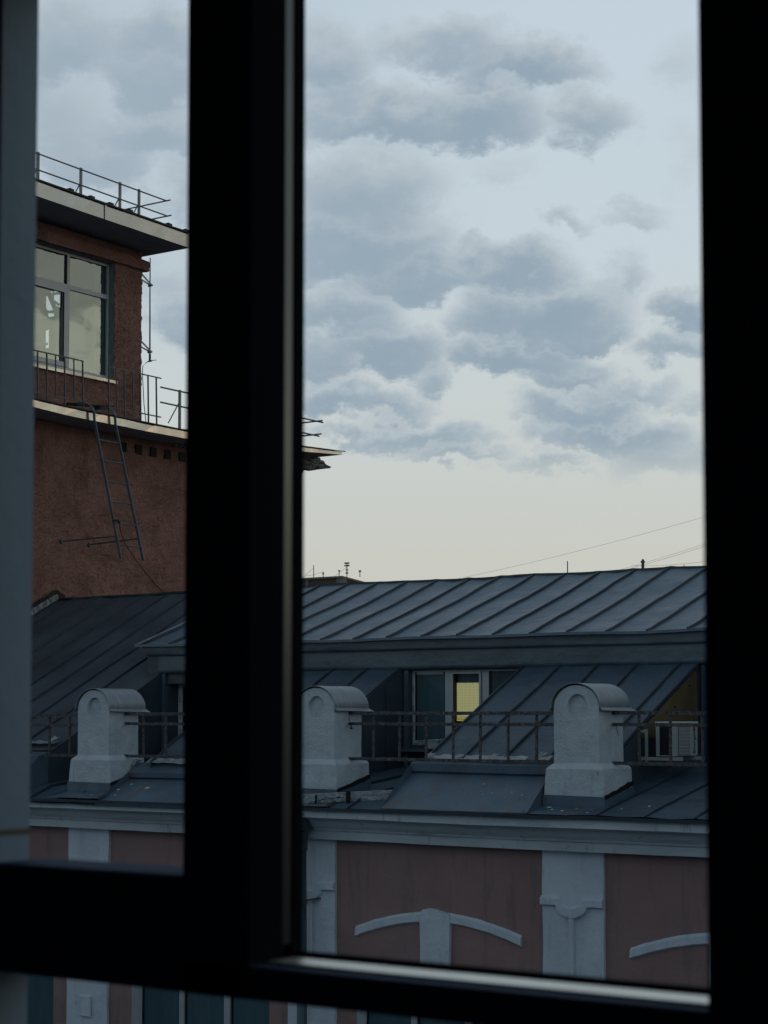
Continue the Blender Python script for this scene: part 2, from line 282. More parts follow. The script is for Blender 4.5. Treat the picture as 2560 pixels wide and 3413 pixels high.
# ------------------------------------------------------------------ mesh helpers
def nz(p, s=1.0, o=0.0): return noise.noise(Vector((p[0]*s+o, p[1]*s+o*1.7, p[2]*s-o)))
class MB:
    def __init__(s): s.v = []; s.f = []; s.dark = set()
    def add(s, vs, fs):
        k = len(s.v); s.v += [tuple(v) for v in vs]; s.f += [tuple(i+k for i in f) for f in fs]; return s
    def box(s, a, b):
        x0, x1 = sorted((a[0], b[0])); y0, y1 = sorted((a[1], b[1])); z0, z1 = sorted((a[2], b[2]))
        return s.add([(x0, y0, z0), (x1, y0, z0), (x1, y1, z0), (x0, y1, z0), (x0, y0, z1), (x1, y0, z1), (x1, y1, z1), (x0, y1, z1)],
                     [(0, 3, 2, 1), (4, 5, 6, 7), (0, 1, 5, 4), (1, 2, 6, 5), (2, 3, 7, 6), (3, 0, 4, 7)])
    def quad(s, *p): return s.add(p, [tuple(range(len(p)))])
    def grid(s, P, nu, nv):           # P(u,v) -> point
        vs = [P(i/nu, j/nv) for j in range(nv+1) for i in range(nu+1)]
        return s.add(vs, [(j*(nu+1)+i, j*(nu+1)+i+1, (j+1)*(nu+1)+i+1, (j+1)*(nu+1)+i) for j in range(nv) for i in range(nu)])
    def bar(s, a, b, w, h=None, up=(0, 0, 1)):      # square bar a -> b
        a = Vector(a); b = Vector(b); h = h or w; d = (b-a).normalized(); upv = Vector(up)
        if abs(d.dot(upv)) > .95: upv = Vector((0, 1, 0))
        x = d.cross(upv).normalized(); y = x.cross(d).normalized()
        vs = [c + x*sx*w/2 + y*sy*h/2 for c in (a, b) for sx, sy in ((-1, -1), (1, -1), (1, 1), (-1, 1))]
        return s.add(vs, [(0, 1, 2, 3), (7, 6, 5, 4), (0, 4, 5, 1), (1, 5, 6, 2), (2, 6, 7, 3), (3, 7, 4, 0)])
    def tube(s, pts, r, n=8, cap=True):
        pts = [Vector(p) for p in pts]; rs = r if isinstance(r, (list, tuple)) else [r]*len(pts); k0 = len(s.v); ref = Vector((0, 0, 1)); vs = []
        for i, p in enumerate(pts):
            d = (pts[min(i+1, len(pts)-1)]-pts[max(i-1, 0)]).normalized()
            rr = ref if abs(d.dot(ref)) < .95 else Vector((0, 1, 0))
            x = d.cross(rr).normalized(); y = x.cross(d)
            vs += [p + x*math.cos(2*PI*j/n)*rs[i] + y*math.sin(2*PI*j/n)*rs[i] for j in range(n)]
        fs = [(i*n+j, i*n+(j+1) % n, (i+1)*n+(j+1) % n, (i+1)*n+j) for i in range(len(pts)-1) for j in range(n)]
        if cap: fs += [tuple(range(n-1, -1, -1)), tuple((len(pts)-1)*n+j for j in range(n))]
        return s.add(vs, fs)
    def prism(s, outline, y0, y1):    # outline in (x,z), extruded along Y
        n = len(outline); vs = [(x, y0, z) for x, z in outline]+[(x, y1, z) for x, z in outline]
        tri = tessellate_polygon([[Vector((x, z, 0)) for x, z in outline]])
        fs = [tuple(t) for t in tri]+[tuple(i+n for i in reversed(t)) for t in tri]+[(i, (i+1) % n, (i+1) % n+n, i+n) for i in range(n)]
        return s.add(vs, fs)
    def prismx(s, outline, x0, x1):   # outline in (y,z), extruded along X
        n = len(outline); vs = [(x0, y, z) for y, z in outline]+[(x1, y, z) for y, z in outline]
        tri = tessellate_polygon([[Vector((y, z, 0)) for y, z in outline]])
        fs = [tuple(t) for t in tri]+[tuple(i+n for i in reversed(t)) for t in tri]+[(i, (i+1) % n, (i+1) % n+n, i+n) for i in range(n)]
        return s.add(vs, fs)
    def build(s, name, m, parent=None, smooth=False, bevel=0., rough=0., cut=0., rs=5., fix=True):
        me = bpy.data.meshes.new(name)
        off = Vector(WL(parent)) if parent else Vector((0, 0, 0))
        bm = bmesh.new()
        vs = [bm.verts.new(v) for v in s.v]
        for n, f in enumerate(s.f):
            try:
                q = bm.faces.new([vs[i] for i in f])
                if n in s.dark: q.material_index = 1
            except ValueError: pass
        bmesh.ops.remove_doubles(bm, verts=bm.verts, dist=1e-5)
        if cut:                       # split long edges so that a hand-made surface can waver
            for _ in range(7):
                es = [e for e in bm.edges if e.calc_length() > cut]
                if not es or len(bm.verts) > 60000: break
                bmesh.ops.subdivide_edges(bm, edges=es, cuts=1, use_grid_fill=True)
            bmesh.ops.triangulate(bm, faces=[f for f in bm.faces if len(f.verts) > 4])
        if rough:
            for v in bm.verts:
                p = v.co.copy()
                v.co += Vector((nz(p, rs), nz(p, rs, 9.1), nz(p, rs, 17.3)))*rough + Vector((nz(p, rs*4, 3), nz(p, rs*4, 5), nz(p, rs*4, 7)))*rough*.45
        if fix: bmesh.ops.recalc_face_normals(bm, faces=bm.faces)
        for v in bm.verts: v.co -= off
        bm.to_mesh(me); bm.free()
        me.materials.append(m)
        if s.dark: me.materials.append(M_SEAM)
        if smooth: me.shade_smooth()
        o = bpy.data.objects.new(name, me); COL.objects.link(o)
        if parent: o.parent = parent
        else:
            bb = [Vector(c) for c in o.bound_box]; ctr = Vector((sum(c.x for c in bb)/8, sum(c.y for c in bb)/8, min(c.z for c in bb)))
            me.transform(Matrix.Translation(-ctr)); o.location = ctr
        if bevel:
            b = o.modifiers.new('bevel', 'BEVEL'); b.width = bevel; b.segments = 2; b.limit_method = 'ANGLE'; b.angle_limit = R(40)
        return o
def WL(o):
    v = Vector(o.location); p = o.parent
    while p: v += Vector(p.location); p = p.parent
    return v
def tag(o, label=None, cat=None, group=None, kind=None):
    for k, v in (('label', label), ('category', cat), ('group', group), ('kind', kind)):
        if v: o[k] = v
    return o
def thing(name, loc, label, cat, group=None):
    o = bpy.data.objects.new(name, None); COL.objects.link(o); o.location = loc; o.empty_display_size = .3
    return tag(o, label, cat, group)
def copy_tree(root, delta, label=None):
    r = root.copy(); COL.objects.link(r); r.location = Vector(root.location)+Vector(delta)
    if label: r['label'] = label
    for ch in root.children:
        c = ch.copy(); COL.objects.link(c); c.parent = r
        for g in ch.children:
            d = g.copy(); COL.objects.link(d); d.parent = c
    return r
def text_mesh(body, size, m, name, parent, origin, xdir, ydir, extr=.001, bold=0.):
    cu = bpy.data.curves.new('tmp_text', 'FONT'); cu.body = body; cu.size = size; cu.extrude = extr; cu.align_x = 'LEFT'; cu.align_y = 'CENTER'; cu.offset = bold
    to = bpy.data.objects.new('tmp_text', cu); COL.objects.link(to)
    dg = bpy.context.evaluated_depsgraph_get(); me = bpy.data.meshes.new_from_object(to.evaluated_get(dg))
    bpy.data.objects.remove(to); bpy.data.curves.remove(cu)
    x = Vector(xdir).normalized(); y = Vector(ydir).normalized(); z = x.cross(y)
    mt = Matrix((x, y, z)).transposed().to_4x4(); mt.translation = Vector(origin)
    me.transform(mt); me.transform(Matrix.Translation(-WL(parent)))
    me.materials.clear(); me.materials.append(m); me.name = name
    o = bpy.data.objects.new(name, me); COL.objects.link(o); o.parent = parent
    return o

# ------------------------------------------------------------------ ground
g = MB(); g.quad((-1500, -1500, -12), (1500, -1500, -12), (1500, 1500, -12), (-1500, 1500, -12))
tag(g.build('street', M_GROUND), kind='structure')

# ================================================================== PINK BUILDING
YR, ZR = 23.44, 2.032                # ridge
XL, XR_ = -23.38, 18.0               # from the tower wall to past the right edge
PX = 3.6                             # pilaster period
PIL = [(-21.2, -20.47), (-17.63, -16.91), (-13.95, -13.24), (-10.394, -9.637), (-6.75, -6.0), (-3.15, -2.4), (.45, 1.2)]
CEN = [-19.05, -15.39, -11.82, -8.2, -4.6, -1.0]
PB = thing('pink_building', (-14, 18, -12), 'dusty pink rendered building across the street with pale pilasters and a dark seamed metal roof', 'building')

# front wall with window openings
m = MB(); Z0, ZT, WH, WB = -12., -1.10, -3.05, -5.3
xs = [XL]
for c in CEN: xs += [c-1.13, c+1.13]
xs += [XR_]
for i in range(0, len(xs), 2): m.box((xs[i], 18, Z0), (xs[i+1], 18.35, ZT))
for i in range(1, len(xs)-1, 2):
    m.box((xs[i], 18.0, WH), (xs[i+1], 18.35, ZT)); m.box((xs[i], 18.0, Z0), (xs[i+1], 18.35, WB))
m.box((XL, 18.352, Z0), (XR_, 18.40, -1.3)); 
m.box((XL, 24.5, Z0), (XR_, 24.6, 1.3))
m.build('wall', M_PINK, PB)
# cornice profile (y,z)
prof = [(17.56, -1.135), (17.56, -1.205), (17.60, -1.215), (17.66, -1.225), (17.70, -1.25), (17.74, -1.30), (17.79, -1.345), (17.80, -1.365), (17.83, -1.37), (17.84, -1.475), (18.0, -1.48), (18.0, -1.10), (17.56, -1.10)]
def cornice(m, x0, x1):
    n = int((x1-x0)/.2)
    ring = lambda x: [(x, y+.010*nz((x, y, z), .8)+.003*nz((x, y, z), 5), z+.012*nz((x, 0, z), .45, 4)+.004*nz((x, y, z), 4.)) for y, z in prof]
    vs = []
    for i in range(n+1): vs += ring(x0+(x1-x0)*i/n)
    k = len(prof)
    m.add(vs, [(i*k+j, i*k+(j+1) % k, (i+1)*k+(j+1) % k, (i+1)*k+j) for i in range(n) for j in range(k)]+[tuple(range(k)), tuple(n*k+j for j in range(k))])
m = MB(); cornice(m, XL, XR_); m.build('cornice', M_CORN, PB)

# pilasters
def pilaster(x0, x1):
    m = MB(); m.box((x0, 17.955, Z0), (x1, 18.0, -1.476)); p = m.build('pilaster', M_TRIM, PB, cut=.17, rough=.009, rs=2.2)
    c = (x0+x1)/2; h = (x1-x0)/2+.006
    n = 44; top = []; bot = []
    for i in range(n+1):
        u = -1+2*i/n; x = c+u*h
        dz = 0 if abs(u) > .33 else .125*math.sqrt(max(0, 1-(u/.33)**2))**.9
        db = 0 if abs(u) > .50 else .132*(1-(u/.50)**2)**.62
        w = .003*nz((x, 0, 0), 9)
        top.append((x, -1.985-dz*.82+w)); bot.append((x, -2.085-db+w))
    m = MB(); y = 17.905; vs = []
    for (x, zt), (_, zb) in zip(top, bot):
        s_ = .02
        vs += [(x, 17.954, zt+.01), (x, y+.018, zt-.004), (x, y, zt-s_), (x, y, zb+s_*.6), (x, y+.02, zb), (x, 17.954, zb-.003)]
    fs = [(i*6+j, i*6+j+1, (i+1)*6+j+1, (i+1)*6+j) for i in range(n) for j in range(5)]+[tuple(range(6)), tuple(n*6+j for j in range(6))]
    m.add(vs, fs)
    m.tube([(c-.012, 17.946, -2.19), (c-.010+.004, 17.944, -2.7), (c-.008, 17.946, -3.3)], [.036, .034, .034], 8)
    m.build('moulding', M_TRIM, p, rough=.004, rs=9)
    m = MB(); m.box((c-.1, 17.92, -3.93), (c+.09, 17.954, -3.66)); m.build('plaque', M_TRIM, p, bevel=.012, cut=.08, rough=.006, rs=9)
    return p
for a, b in PIL: pilaster(a, b)
# arched mouldings with keystone stem above every window
def arch(c):
    m = MB(); n = 40; vs = []
    for i in range(n+1):
        u = -1+2*i/n; x = c+u*1.135
        zc = -2.315-.215*abs(u)**1.9 + (.02*(u+1))*.9-.02
        t = .056+.004*nz((x, 1, 1), 5); w = .004*nz((x, 2, 2), 7)
        y = 17.965
        vs += [(x, 18.0, zc+t+.01), (x, y+.02, zc+t+w), (x, y, zc+t-.02+w), (x, y, zc-t+.015+w), (x, y+.02, zc-t+w), (x, 18.0, zc-t-.006)]
    fs = [(i*6+j, i*6+j+1, (i+1)*6+j+1, (i+1)*6+j) for i in range(n) for j in range(5)]+[tuple(range(6)), tuple(n*6+j for j in range(6))]
    m.add(vs, fs)
    out = [(c-.2, WH), (c-.205, -2.40), (c-.215, -2.30), (c-.17, -2.235), (c-.08, -2.215), (c+.02, -2.222), (c+.12, -2.245), (c+.2, -2.27), (c+.205, -2.4), (c+.19, WH)]
    m.prism(out, 17.955, 18.0)
    return m.build('arch_moulding', M_TRIM, PB, cut=.12, rough=.005, rs=7)
for c in CEN: arch(c)
# tall windows in the front wall
for k, c in enumerate(CEN):
    f = MB(); y0, y1 = 18.2, 18.27; l, r = c-1.13, c+1.13
    
    f.box((l, y0-.02, WH-.08), (r, y1, WH)); f.box((l, y0-.02, WB), (r, y1, WB+.07)); f.box((r-.06, y0-.02, WB+.07), (r, y1, WH-.08))
    cuts = [l+.0, l+.65, l+.73, l+1.39, l+1.49, r-.06]
    f.box((cuts[1], y0-.02, WB+.07), (cuts[2], y1, WH-.08)); f.box((cuts[3], y0-.02, WB+.07), (cuts[4], y1, WH-.08))
    fr = f.build('window', M_UPVC, PB, bevel=.006)
    for a, b in ((cuts[0], cuts[1]), (cuts[2], cuts[3]), (cuts[4], cuts[5])):
        p = MB(); p.box((a+.022, y0+.02, WB+.07), (b, y0+.035, WH-.08)); p.build('pane', M_TEAL, fr)
    gp = MB()
    for a in (cuts[0], cuts[2], cuts[4]): gp.box((a, y0+.005, WB+.07), (a+.02, y0+.03, WH-.08))
    gp.build('gasket', M_GAP, fr)
    jm = MB(); jm.box((l-.001, 18.004, WB), (l+.004, 18.198, WH)); jm.build('reveal', M_TRIM, fr)

# ---------------------------------------------------------------- roof sheets
def sheet(m, x0, x1, prof, seams=(), amp=.012, step=.11, wav=.0, seed=0., edge=True, sh=.034, sw=.020, thick=.006):
    """sheet metal running down a (y,z) profile, with standing seams along it"""
    pts = []
    for (ya, za), (yb, zb) in zip(prof, prof[1:]):
        k = max(1, int(math.hypot(yb-ya, zb-za)/.22))
        pts += [(ya+(yb-ya)*i/k, za+(zb-za)*i/k) for i in range(k)]
    pts.append(prof[-1]); nv = len(pts)-1; nu = max(1, int(round((x1-x0)/step)))
    ss = sorted(seams)
    def H(x, y, z):
        h = amp*(nz((x, y, z), .9, seed)+.5*nz((x, y, z), 2.7, seed+3))
        if ss:
            d = min(abs(x-s) for s in ss); h -= .012*(math.cos(min(d, .28)/.28*PI)*-.5+.5)*(.7+nz((x, y, z), .7, seed+8))
        return h
    def P(i, j):
        x = x0+(x1-x0)*i/nu; y, z = pts[j]; e = 1.0 if not wav else 1+0
        zz = z+H(x, y, z)+wav*nz((x, 0, 0), .9, seed+5)
        return (x, y, zz)
    k0 = len(m.v)
    m.add([P(i, j) for j in range(nv+1) for i in range(nu+1)], [(j*(nu+1)+i, j*(nu+1)+i+1, (j+1)*(nu+1)+i+1, (j+1)*(nu+1)+i) for j in range(nv) for i in range(nu)])
    nf0 = len(m.f)
    for s in ss:                      # the folded seam ribs, slightly crooked
        if s < x0-.01 or s > x1+.01: continue
        prev = None; lean = random.uniform(-.004, .004); off = random.uniform(-.02, .02)
        for j in range(nv+1):
            y, z = pts[j]; x = s+.018*nz((s, y, 0), 1.1, seed)+.004*nz((s, y, 0), 5, seed)+off*j/nv
            zz = z+H(x, y, z)+wav*nz((x, 0, 0), .9, seed+5)
            hh = sh*(1 if 0 < j < nv else .55)
            ring = [(x-sw/2, y, zz-.004), (x+sw/2, y, zz-.004), (x+sw/2+lean, y-.004, zz+hh), (x-sw/2+lean, y-.004, zz+hh)]
            if prev is not None: m.add(prev+ring, [(0, 1, 5, 4), (1, 2, 6, 5), (2, 3, 7, 6), (3, 0, 4, 7)])
            if j in (0, nv): m.add(ring, [(0, 1, 2, 3)])
            prev = ring
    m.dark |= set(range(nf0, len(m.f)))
    return m
SL = .495
msz = lambda y: -.487+SL*(y-18.35)
ridge = (YR, ZR)
# upper roof of the long dormer
m = MB(); seams_u = [-18.12+.553*k for k in range(0, 64)]
sheet(m, -18.80, XR_, [(20.49, 1.040), (20.62, 1.062), (22.3, 1.615), (23.25, 1.955), (YR, ZR)], seams_u, amp=.016, wav=.022, seed=2.)
sheet(m, -18.80, XR_, [(20.488, 1.006), (20.489, 1.042)], (), amp=0.0, wav=.022, seed=2.)
ru = m.build('dormer_roof', M_ROOF, PB, fix=False)
# back slope + ridge cap
m = MB(); sheet(m, XL, XR_, [(YR+.0, ZR), (24.8, 1.35)], (), amp=.01, wav=.022, seed=2.)
m.build('rear_roof', M_ROOFD, PB, fix=False)
m = MB(); n = 360; vs = []
for i in range(n+1):
    x = -23.3+(XR_+23.3)*i/n; h = .016*(nz((x, YR, ZR), .9, 2.)+.5*nz((x, YR, ZR), 2.7, 5.))+.022*nz((x, 0, 0), .9, 7.)
    sg = max(0, 1-min(abs(x-s) for s in seams_u)/.06)*.012
    vs += [(x, YR-.012, ZR+h-.01), (x, YR-.010, ZR+h+.022+sg), (x, YR+.012, ZR+h+.022+sg), (x, YR+.012, ZR+h-.01)]
m.add(vs, [(i*4+j, i*4+j+1, (i+1)*4+j+1, (i+1)*4+j) for i in range(n) for j in range(3)])
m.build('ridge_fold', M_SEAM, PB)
# dormer left end: fills the triangle between the two slopes
m = MB(); m.prismx([(20.64, 1.04), (YR, ZR-.03), (20.64, msz(20.64)-.05)], -18.66, -18.60); m.build('dormer_side', M_FASC, PB)
# light worn flashing along the left verge
m = MB()
for i in range(14):
    y = 20.5+i*(2.9/14); y2 = y+2.9/14
    z1 = 1.04+.345*(y-20.49)+.012; z2 = 1.04+.345*(y2-20.49)+.012
    m.quad((-18.82, y, z1-.012), (-18.80+.09+.012*math.sin(i*2.1), y, z1), (-18.80+.09+.012*math.sin(i*2.1+2.1), y2, z2), (-18.82, y2, z2-.012))
m.build('verge_flashing', M_FOIL, PB)
# two dented fascia bands under the dormer eave
def band(m, x0, x1, z0, z1, y, d=.0, amp=.012, seed=1., slant=0):
    nu = int((x1-x0)/.12); nv = 5
    def P(u, v):
        x = x0+(x1-x0)*u+slant*(1-v)*(1-u); z = z0+(z1-z0)*v
        dent = .018*nz((x, 0, z), 1.15, seed)+amp*nz((x, 0, z), 3., seed+2)
        return (x, y+dent*math.sin(PI*v)-d*(1-v), z+.012*nz((x, 0, 0), .6, seed+v*0))
    m.grid(P, nu, nv)
    m.grid(lambda u, v: (P(u, 0)[0], P(u, 0)[1]+v*.12, P(u, 0)[2]), nu, 1)
m = MB(); band(m, -18.74, XR_, .874, 1.035, 20.555, .0, .006, 1., .12); m.build('fascia', M_FASC, PB, smooth=True)
m = MB(); band(m, -18.42, XR_, .617, .873, 20.595, .015, .012, 6.); m.build('fascia', M_FASC, PB, smooth=True)
# main slopes
m = MB(); sheet(m, XL, -18.38, [(18.38, -.47), (18.6, -.37), (YR-.02, ZR-.012)], [-22.87+.543*k for k in range(0, 8)]+[-19.08], amp=.012, seed=11., sh=.032)
sheet(m, -18.38, -16.4, [(20.9, msz(20.9)-.1), (YR-.03, ZR-.05)], (), amp=.01, seed=11.)
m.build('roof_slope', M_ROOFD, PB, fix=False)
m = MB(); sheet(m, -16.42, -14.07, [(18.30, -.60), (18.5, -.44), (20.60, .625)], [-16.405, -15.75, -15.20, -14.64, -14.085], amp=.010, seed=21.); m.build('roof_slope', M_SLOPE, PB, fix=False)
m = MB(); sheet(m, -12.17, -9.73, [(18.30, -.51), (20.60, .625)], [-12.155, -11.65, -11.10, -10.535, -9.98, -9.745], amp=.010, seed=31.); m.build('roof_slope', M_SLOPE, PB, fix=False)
# cheeks at the sides of the recesses (facing +X and -X)
def cheek(x, side, mt, yb=18.2, zb=-1.05, name='cheek_wall'):
    m = MB(); t = .02*side
    m.prismx([(yb, zb), (yb, msz(yb)-.03), (20.66, msz(20.66)-.02), (20.66, -1.0)], x, x-t); return m.build(name, mt, PB)
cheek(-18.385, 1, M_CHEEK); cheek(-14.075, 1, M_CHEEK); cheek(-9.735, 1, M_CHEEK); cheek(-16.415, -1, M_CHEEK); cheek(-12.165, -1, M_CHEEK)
for x in (-14.072, -18.382):          # vertical folds of the cheek sheets
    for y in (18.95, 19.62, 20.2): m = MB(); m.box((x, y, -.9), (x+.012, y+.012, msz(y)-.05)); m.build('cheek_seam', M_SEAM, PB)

m = MB(); m.prismx([(19.05, -.26), (19.12, msz(19.12)-.035), (20.50, msz(20.50)-.035), (20.50, -.26)], -9.733, -9.720); m.build('plywood_patch', M_OSB, PB)
for y, z in ((19.9, .10), (19.45, -.12), (20.3, .35), (20.42, -.05)): m = MB(); m.tube([(-9.722, y, z), (-9.712, y, z)], .013, 8); m.build('bolt_head', M_TAR, PB)

# back wall of the dormer, with openings for the windows
def backwall(m, x0, x1, wx0, wx1, wz0, wz1, y=20.65):
    m.box((x0, y, -1.0), (wx0, y+.04, .62)); m.box((wx1, y, -1.0), (x1, y+.04, .62)); m.box((wx0, y, -1.0), (wx1, y+.04, wz0)); m.box((wx0, y, wz1), (wx1, y+.04, .62))
m = MB(); backwall(m, -18.38, -16.42, -18.27, -16.7, -.42, .46); m.box((-18.64, 20.602, .52), (-18.38, 20.69, .90)); m.box((-18.38, 20.602, .60), (-18.30, 20.648, .90)); m.build('dormer_wall', M_CHEEK, PB)
m = MB(); backwall(m, -14.07, -12.17, -13.976, -12.2, -.40, .600); m.build('dormer_wall', M_CHEEK, PB)
m = MB(); m.box((-9.73, 20.65, -1.0), (XR_, 20.69, .62)); m.build('dormer_wall', M_CHEEK, PB)
for a, b in (((-14.05, 20.60, -.75), (-13.985, 20.648, .60)), ((-18.36, 20.60, -.9), (-18.30, 20.648, .599)), ((-9.71, 20.60, -.7), (-9.66, 20.648, .61))):
    m = MB(); m.box(a, b); m.build('corner_trim', M_FASC, PB)
m = MB(); m.box((-14.13, 20.56, -.465), (-12.2, 20.648, -.445)); m.prismx([(20.50, -.47), (20.648, -.44), (20.648, -.47), (20.50, -.485)], -14.06, -12.2); m.build('window_ledge', M_FASC, PB)

# recess floors
m = MB(); z2 = lambda y: -.938+.10*(y-17.95)
sheet(m, -14.07, -12.10, [(17.5, -1.098), (17.85, -.975), (17.95, -.945), (20.66, z2(20.66))], [-13.35, -12.75], amp=.006, seed=41.)
m.build('recess_floor', M_SLOPE, PB, fix=False)
m = MB(); sheet(m, -9.74, XR_, [(17.5, -1.055), (20.66, -.44)], [-9.46+.56*k for k in range(0,48)], amp=.008, wav=.006, seed=51., sh=.022); m.build('recess_floor', M_SLOPE, PB, fix=False)
m = MB(); sheet(m, -18.39, -16.41, [(17.5, -1.135), (18.0, -.96), (20.66, -.66)], [-18.0, -17.2], amp=.010, seed=61.); sheet(m, XL, -18.39, [(17.5, -1.12), (18.38, -.50)], [-20, -19.2], amp=.01, seed=61.)
m.build('recess_floor', M_SLOPE, PB, fix=False)
# aprons in front of the main slopes, with a ledge and riser above
def apron(x0, x1, ledge, lip, foot, eave, seed, skew=0.):
    m = MB(); nu = int((x1-x0)/.12)
    rows = [(18.30, ledge), (18.12, lip), (18.125, foot+.02), (18.16, foot), (17.95, foot+(eave-foot)*.33), (17.7, foot+(eave-foot)*.72), (17.5, eave)]
    def P(u, v):
        j = v*(len(rows)-1); a = int(min(j, len(rows)-2)); t = j-a; y = rows[a][0]*(1-t)+rows[a+1][0]*t; z = rows[a][1]*(1-t)+rows[a+1][1]*t
        x = x0+(x1-x0)*u
        return (x+(skew*(18.2-y) if a > 2 else 0)*0, y, z+.010*nz((x, y, z), 1.1, seed)+.004*nz((x, y, z), 4, seed))
    m.grid(P, nu, len(rows)-1)
    m.grid(lambda u, v: (x0+(x1-x0)*u, 17.5+v*.012, P(u, 1)[2]-.03*v), nu, 1)
    m.quad((x0, 18.3, ledge), (x0, 18.12, lip), (x0, 17.5, eave), (x0, 18.3, eave)); m.quad((x1, 18.3, ledge), (x1, 18.12, lip), (x1, 17.5, eave), (x1, 18.3, eave))
    return m.build('apron', M_APRON, PB, fix=False)
apron(-12.26, -10.325, -.515, -.562, -.675, -1.062, 3.)
apron(-16.72, -14.0, -.62, -.745, -.825, -1.12, 5.)
apron(XL, -18.36, -.50, -.55, -.68, -1.12, 8.)
# drip edge strip along the whole eave
m = MB(); m.grid(lambda u, v: (XL+(XR_-XL)*u, 17.497+v*.07, -1.098-.030*v+.012*nz((u*41, 0, 0), 1.2)+.035*min(1,u*2.25)), 250, 1)
m.grid(lambda u, v: (XL+(XR_-XL)*u, 17.497+.003*v, -1.098-.036*v+.012*nz((u*41, 0, 0), 1.2)+.035*min(1,u*2.25)), 250, 1)
m.grid(lambda u, v: (XL+(XR_-XL)*u, 17.52+.5*v, -1.13+.03*min(1,u*2.25)), 80, 1)
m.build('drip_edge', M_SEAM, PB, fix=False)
# foil tape scraps under the main slopes
def foil(x0, x1, y, z, w, gaps=()):
    m = MB(); n = int((x1-x0)/.045)
    for i in range(n):
        a = x0+(x1-x0)*i/n; b = x0+(x1-x0)*(i+1)/n
        if any(g0 < (a+b)/2 < g1 for g0, g1 in gaps): continue
        h = lambda x: .012*nz((x, 3, 1), 9)+.007*math.sin(x*31)
        ww = lambda x: w*(.8+.5*nz((x, 7, 7), 5))
        m.quad((a, y-.10, z-ww(a)*.55+h(a)*.4), (b, y-.10, z-ww(b)*.55+h(b)*.4), (b, y+.02, z+ww(b)*.45+h(b)), (a, y+.02, z+ww(a)*.45+h(a)))
    return m.build('foil_strip', M_FOIL, PB)
foil(-12.13, -9.75, 18.34, -.490, .075, ((-10.78, -10.66), (-10.50, -10.40)))
foil(-16.50, -14.1, 18.30, -.585, .07)
foil(-23.2, -18.42, 18.56, -.370, .045)
for (x, y, z, s) in ((-12.10, 18.30, -.475, .05), (-11.22, 18.30, -.47, .04), (-10.60, 18.3, -.46, .06), (-18.52, 18.58, -.335, .06), (-16.74, 18.30, -.63, .07), (-11.7, 18.3, -.475, .03)):
    m = MB(); m.add([(x-s, y-.05, z-s*.5), (x+s*.3, y-.07, z-s*.3), (x+s, y+.05, z+s*.7), (x, y+.03, z+s*.5), (x-s*.9, y-.06, z-s*.1), (x+s*.1, y-.075, z-s*.5), (x+s*.8, y+.0, z+s*.3), (x+s*.1, y+.0, z+s*.9)], [(0, 1, 2, 3), (4, 5, 6, 7), (0, 4, 7, 3)]); m.build('foil_scrap', M_FOIL, PB)
m = MB(); m.bar((-16.86, 18.30, -.70), (-16.68, 18.30, -.565), .07, .006, up=(0, -.5, 1)); m.build('foil_scrap', M_FOIL, PB)

# diagonal pale gutter board in the recess beside the middle pier
m = MB(); n = 24; vs = []
for i in range(n+1):
    t = i/n; x = -13.47+(-12.24+13.47)*t; y = 17.60+.30*t; zb = -1.045+.075*t; w = .003*nz((x, 0, 0), 6)
    vs += [(x, y+w, zb), (x, y-.012+w, zb+.105), (x, y+.02+w, zb+.112), (x, y+.02+w, zb)]
m.add(vs, [(i*4+j, i*4+(j+1) % 4, (i+1)*4+(j+1) % 4, (i+1)*4+j) for i in range(n) for j in range(4)]+[(0, 1, 2, 3)])
m.add([(-13.50, 17.57, -1.04), (-13.46, 17.56, -.94), (-13.44, 17.66, -.95), (-13.47, 17.66, -1.03)], [(0, 1, 2, 3)])
gb = m.build('gutter_board', M_FOIL, PB)
m = MB(); m.box((-12.895, 17.70, -1.03), (-12.855, 17.735, -.885)); m.box((-13.285, 17.62, -1.04), (-13.272, 17.635, -.94))
m.tube([(-13.3, 17.62, -1.02), (-13.15, 17.63, -.985), (-13.0, 17.66, -.97), (-12.92, 17.69, -.955)], .004, 5)
m.build('strap', M_TAR, gb)

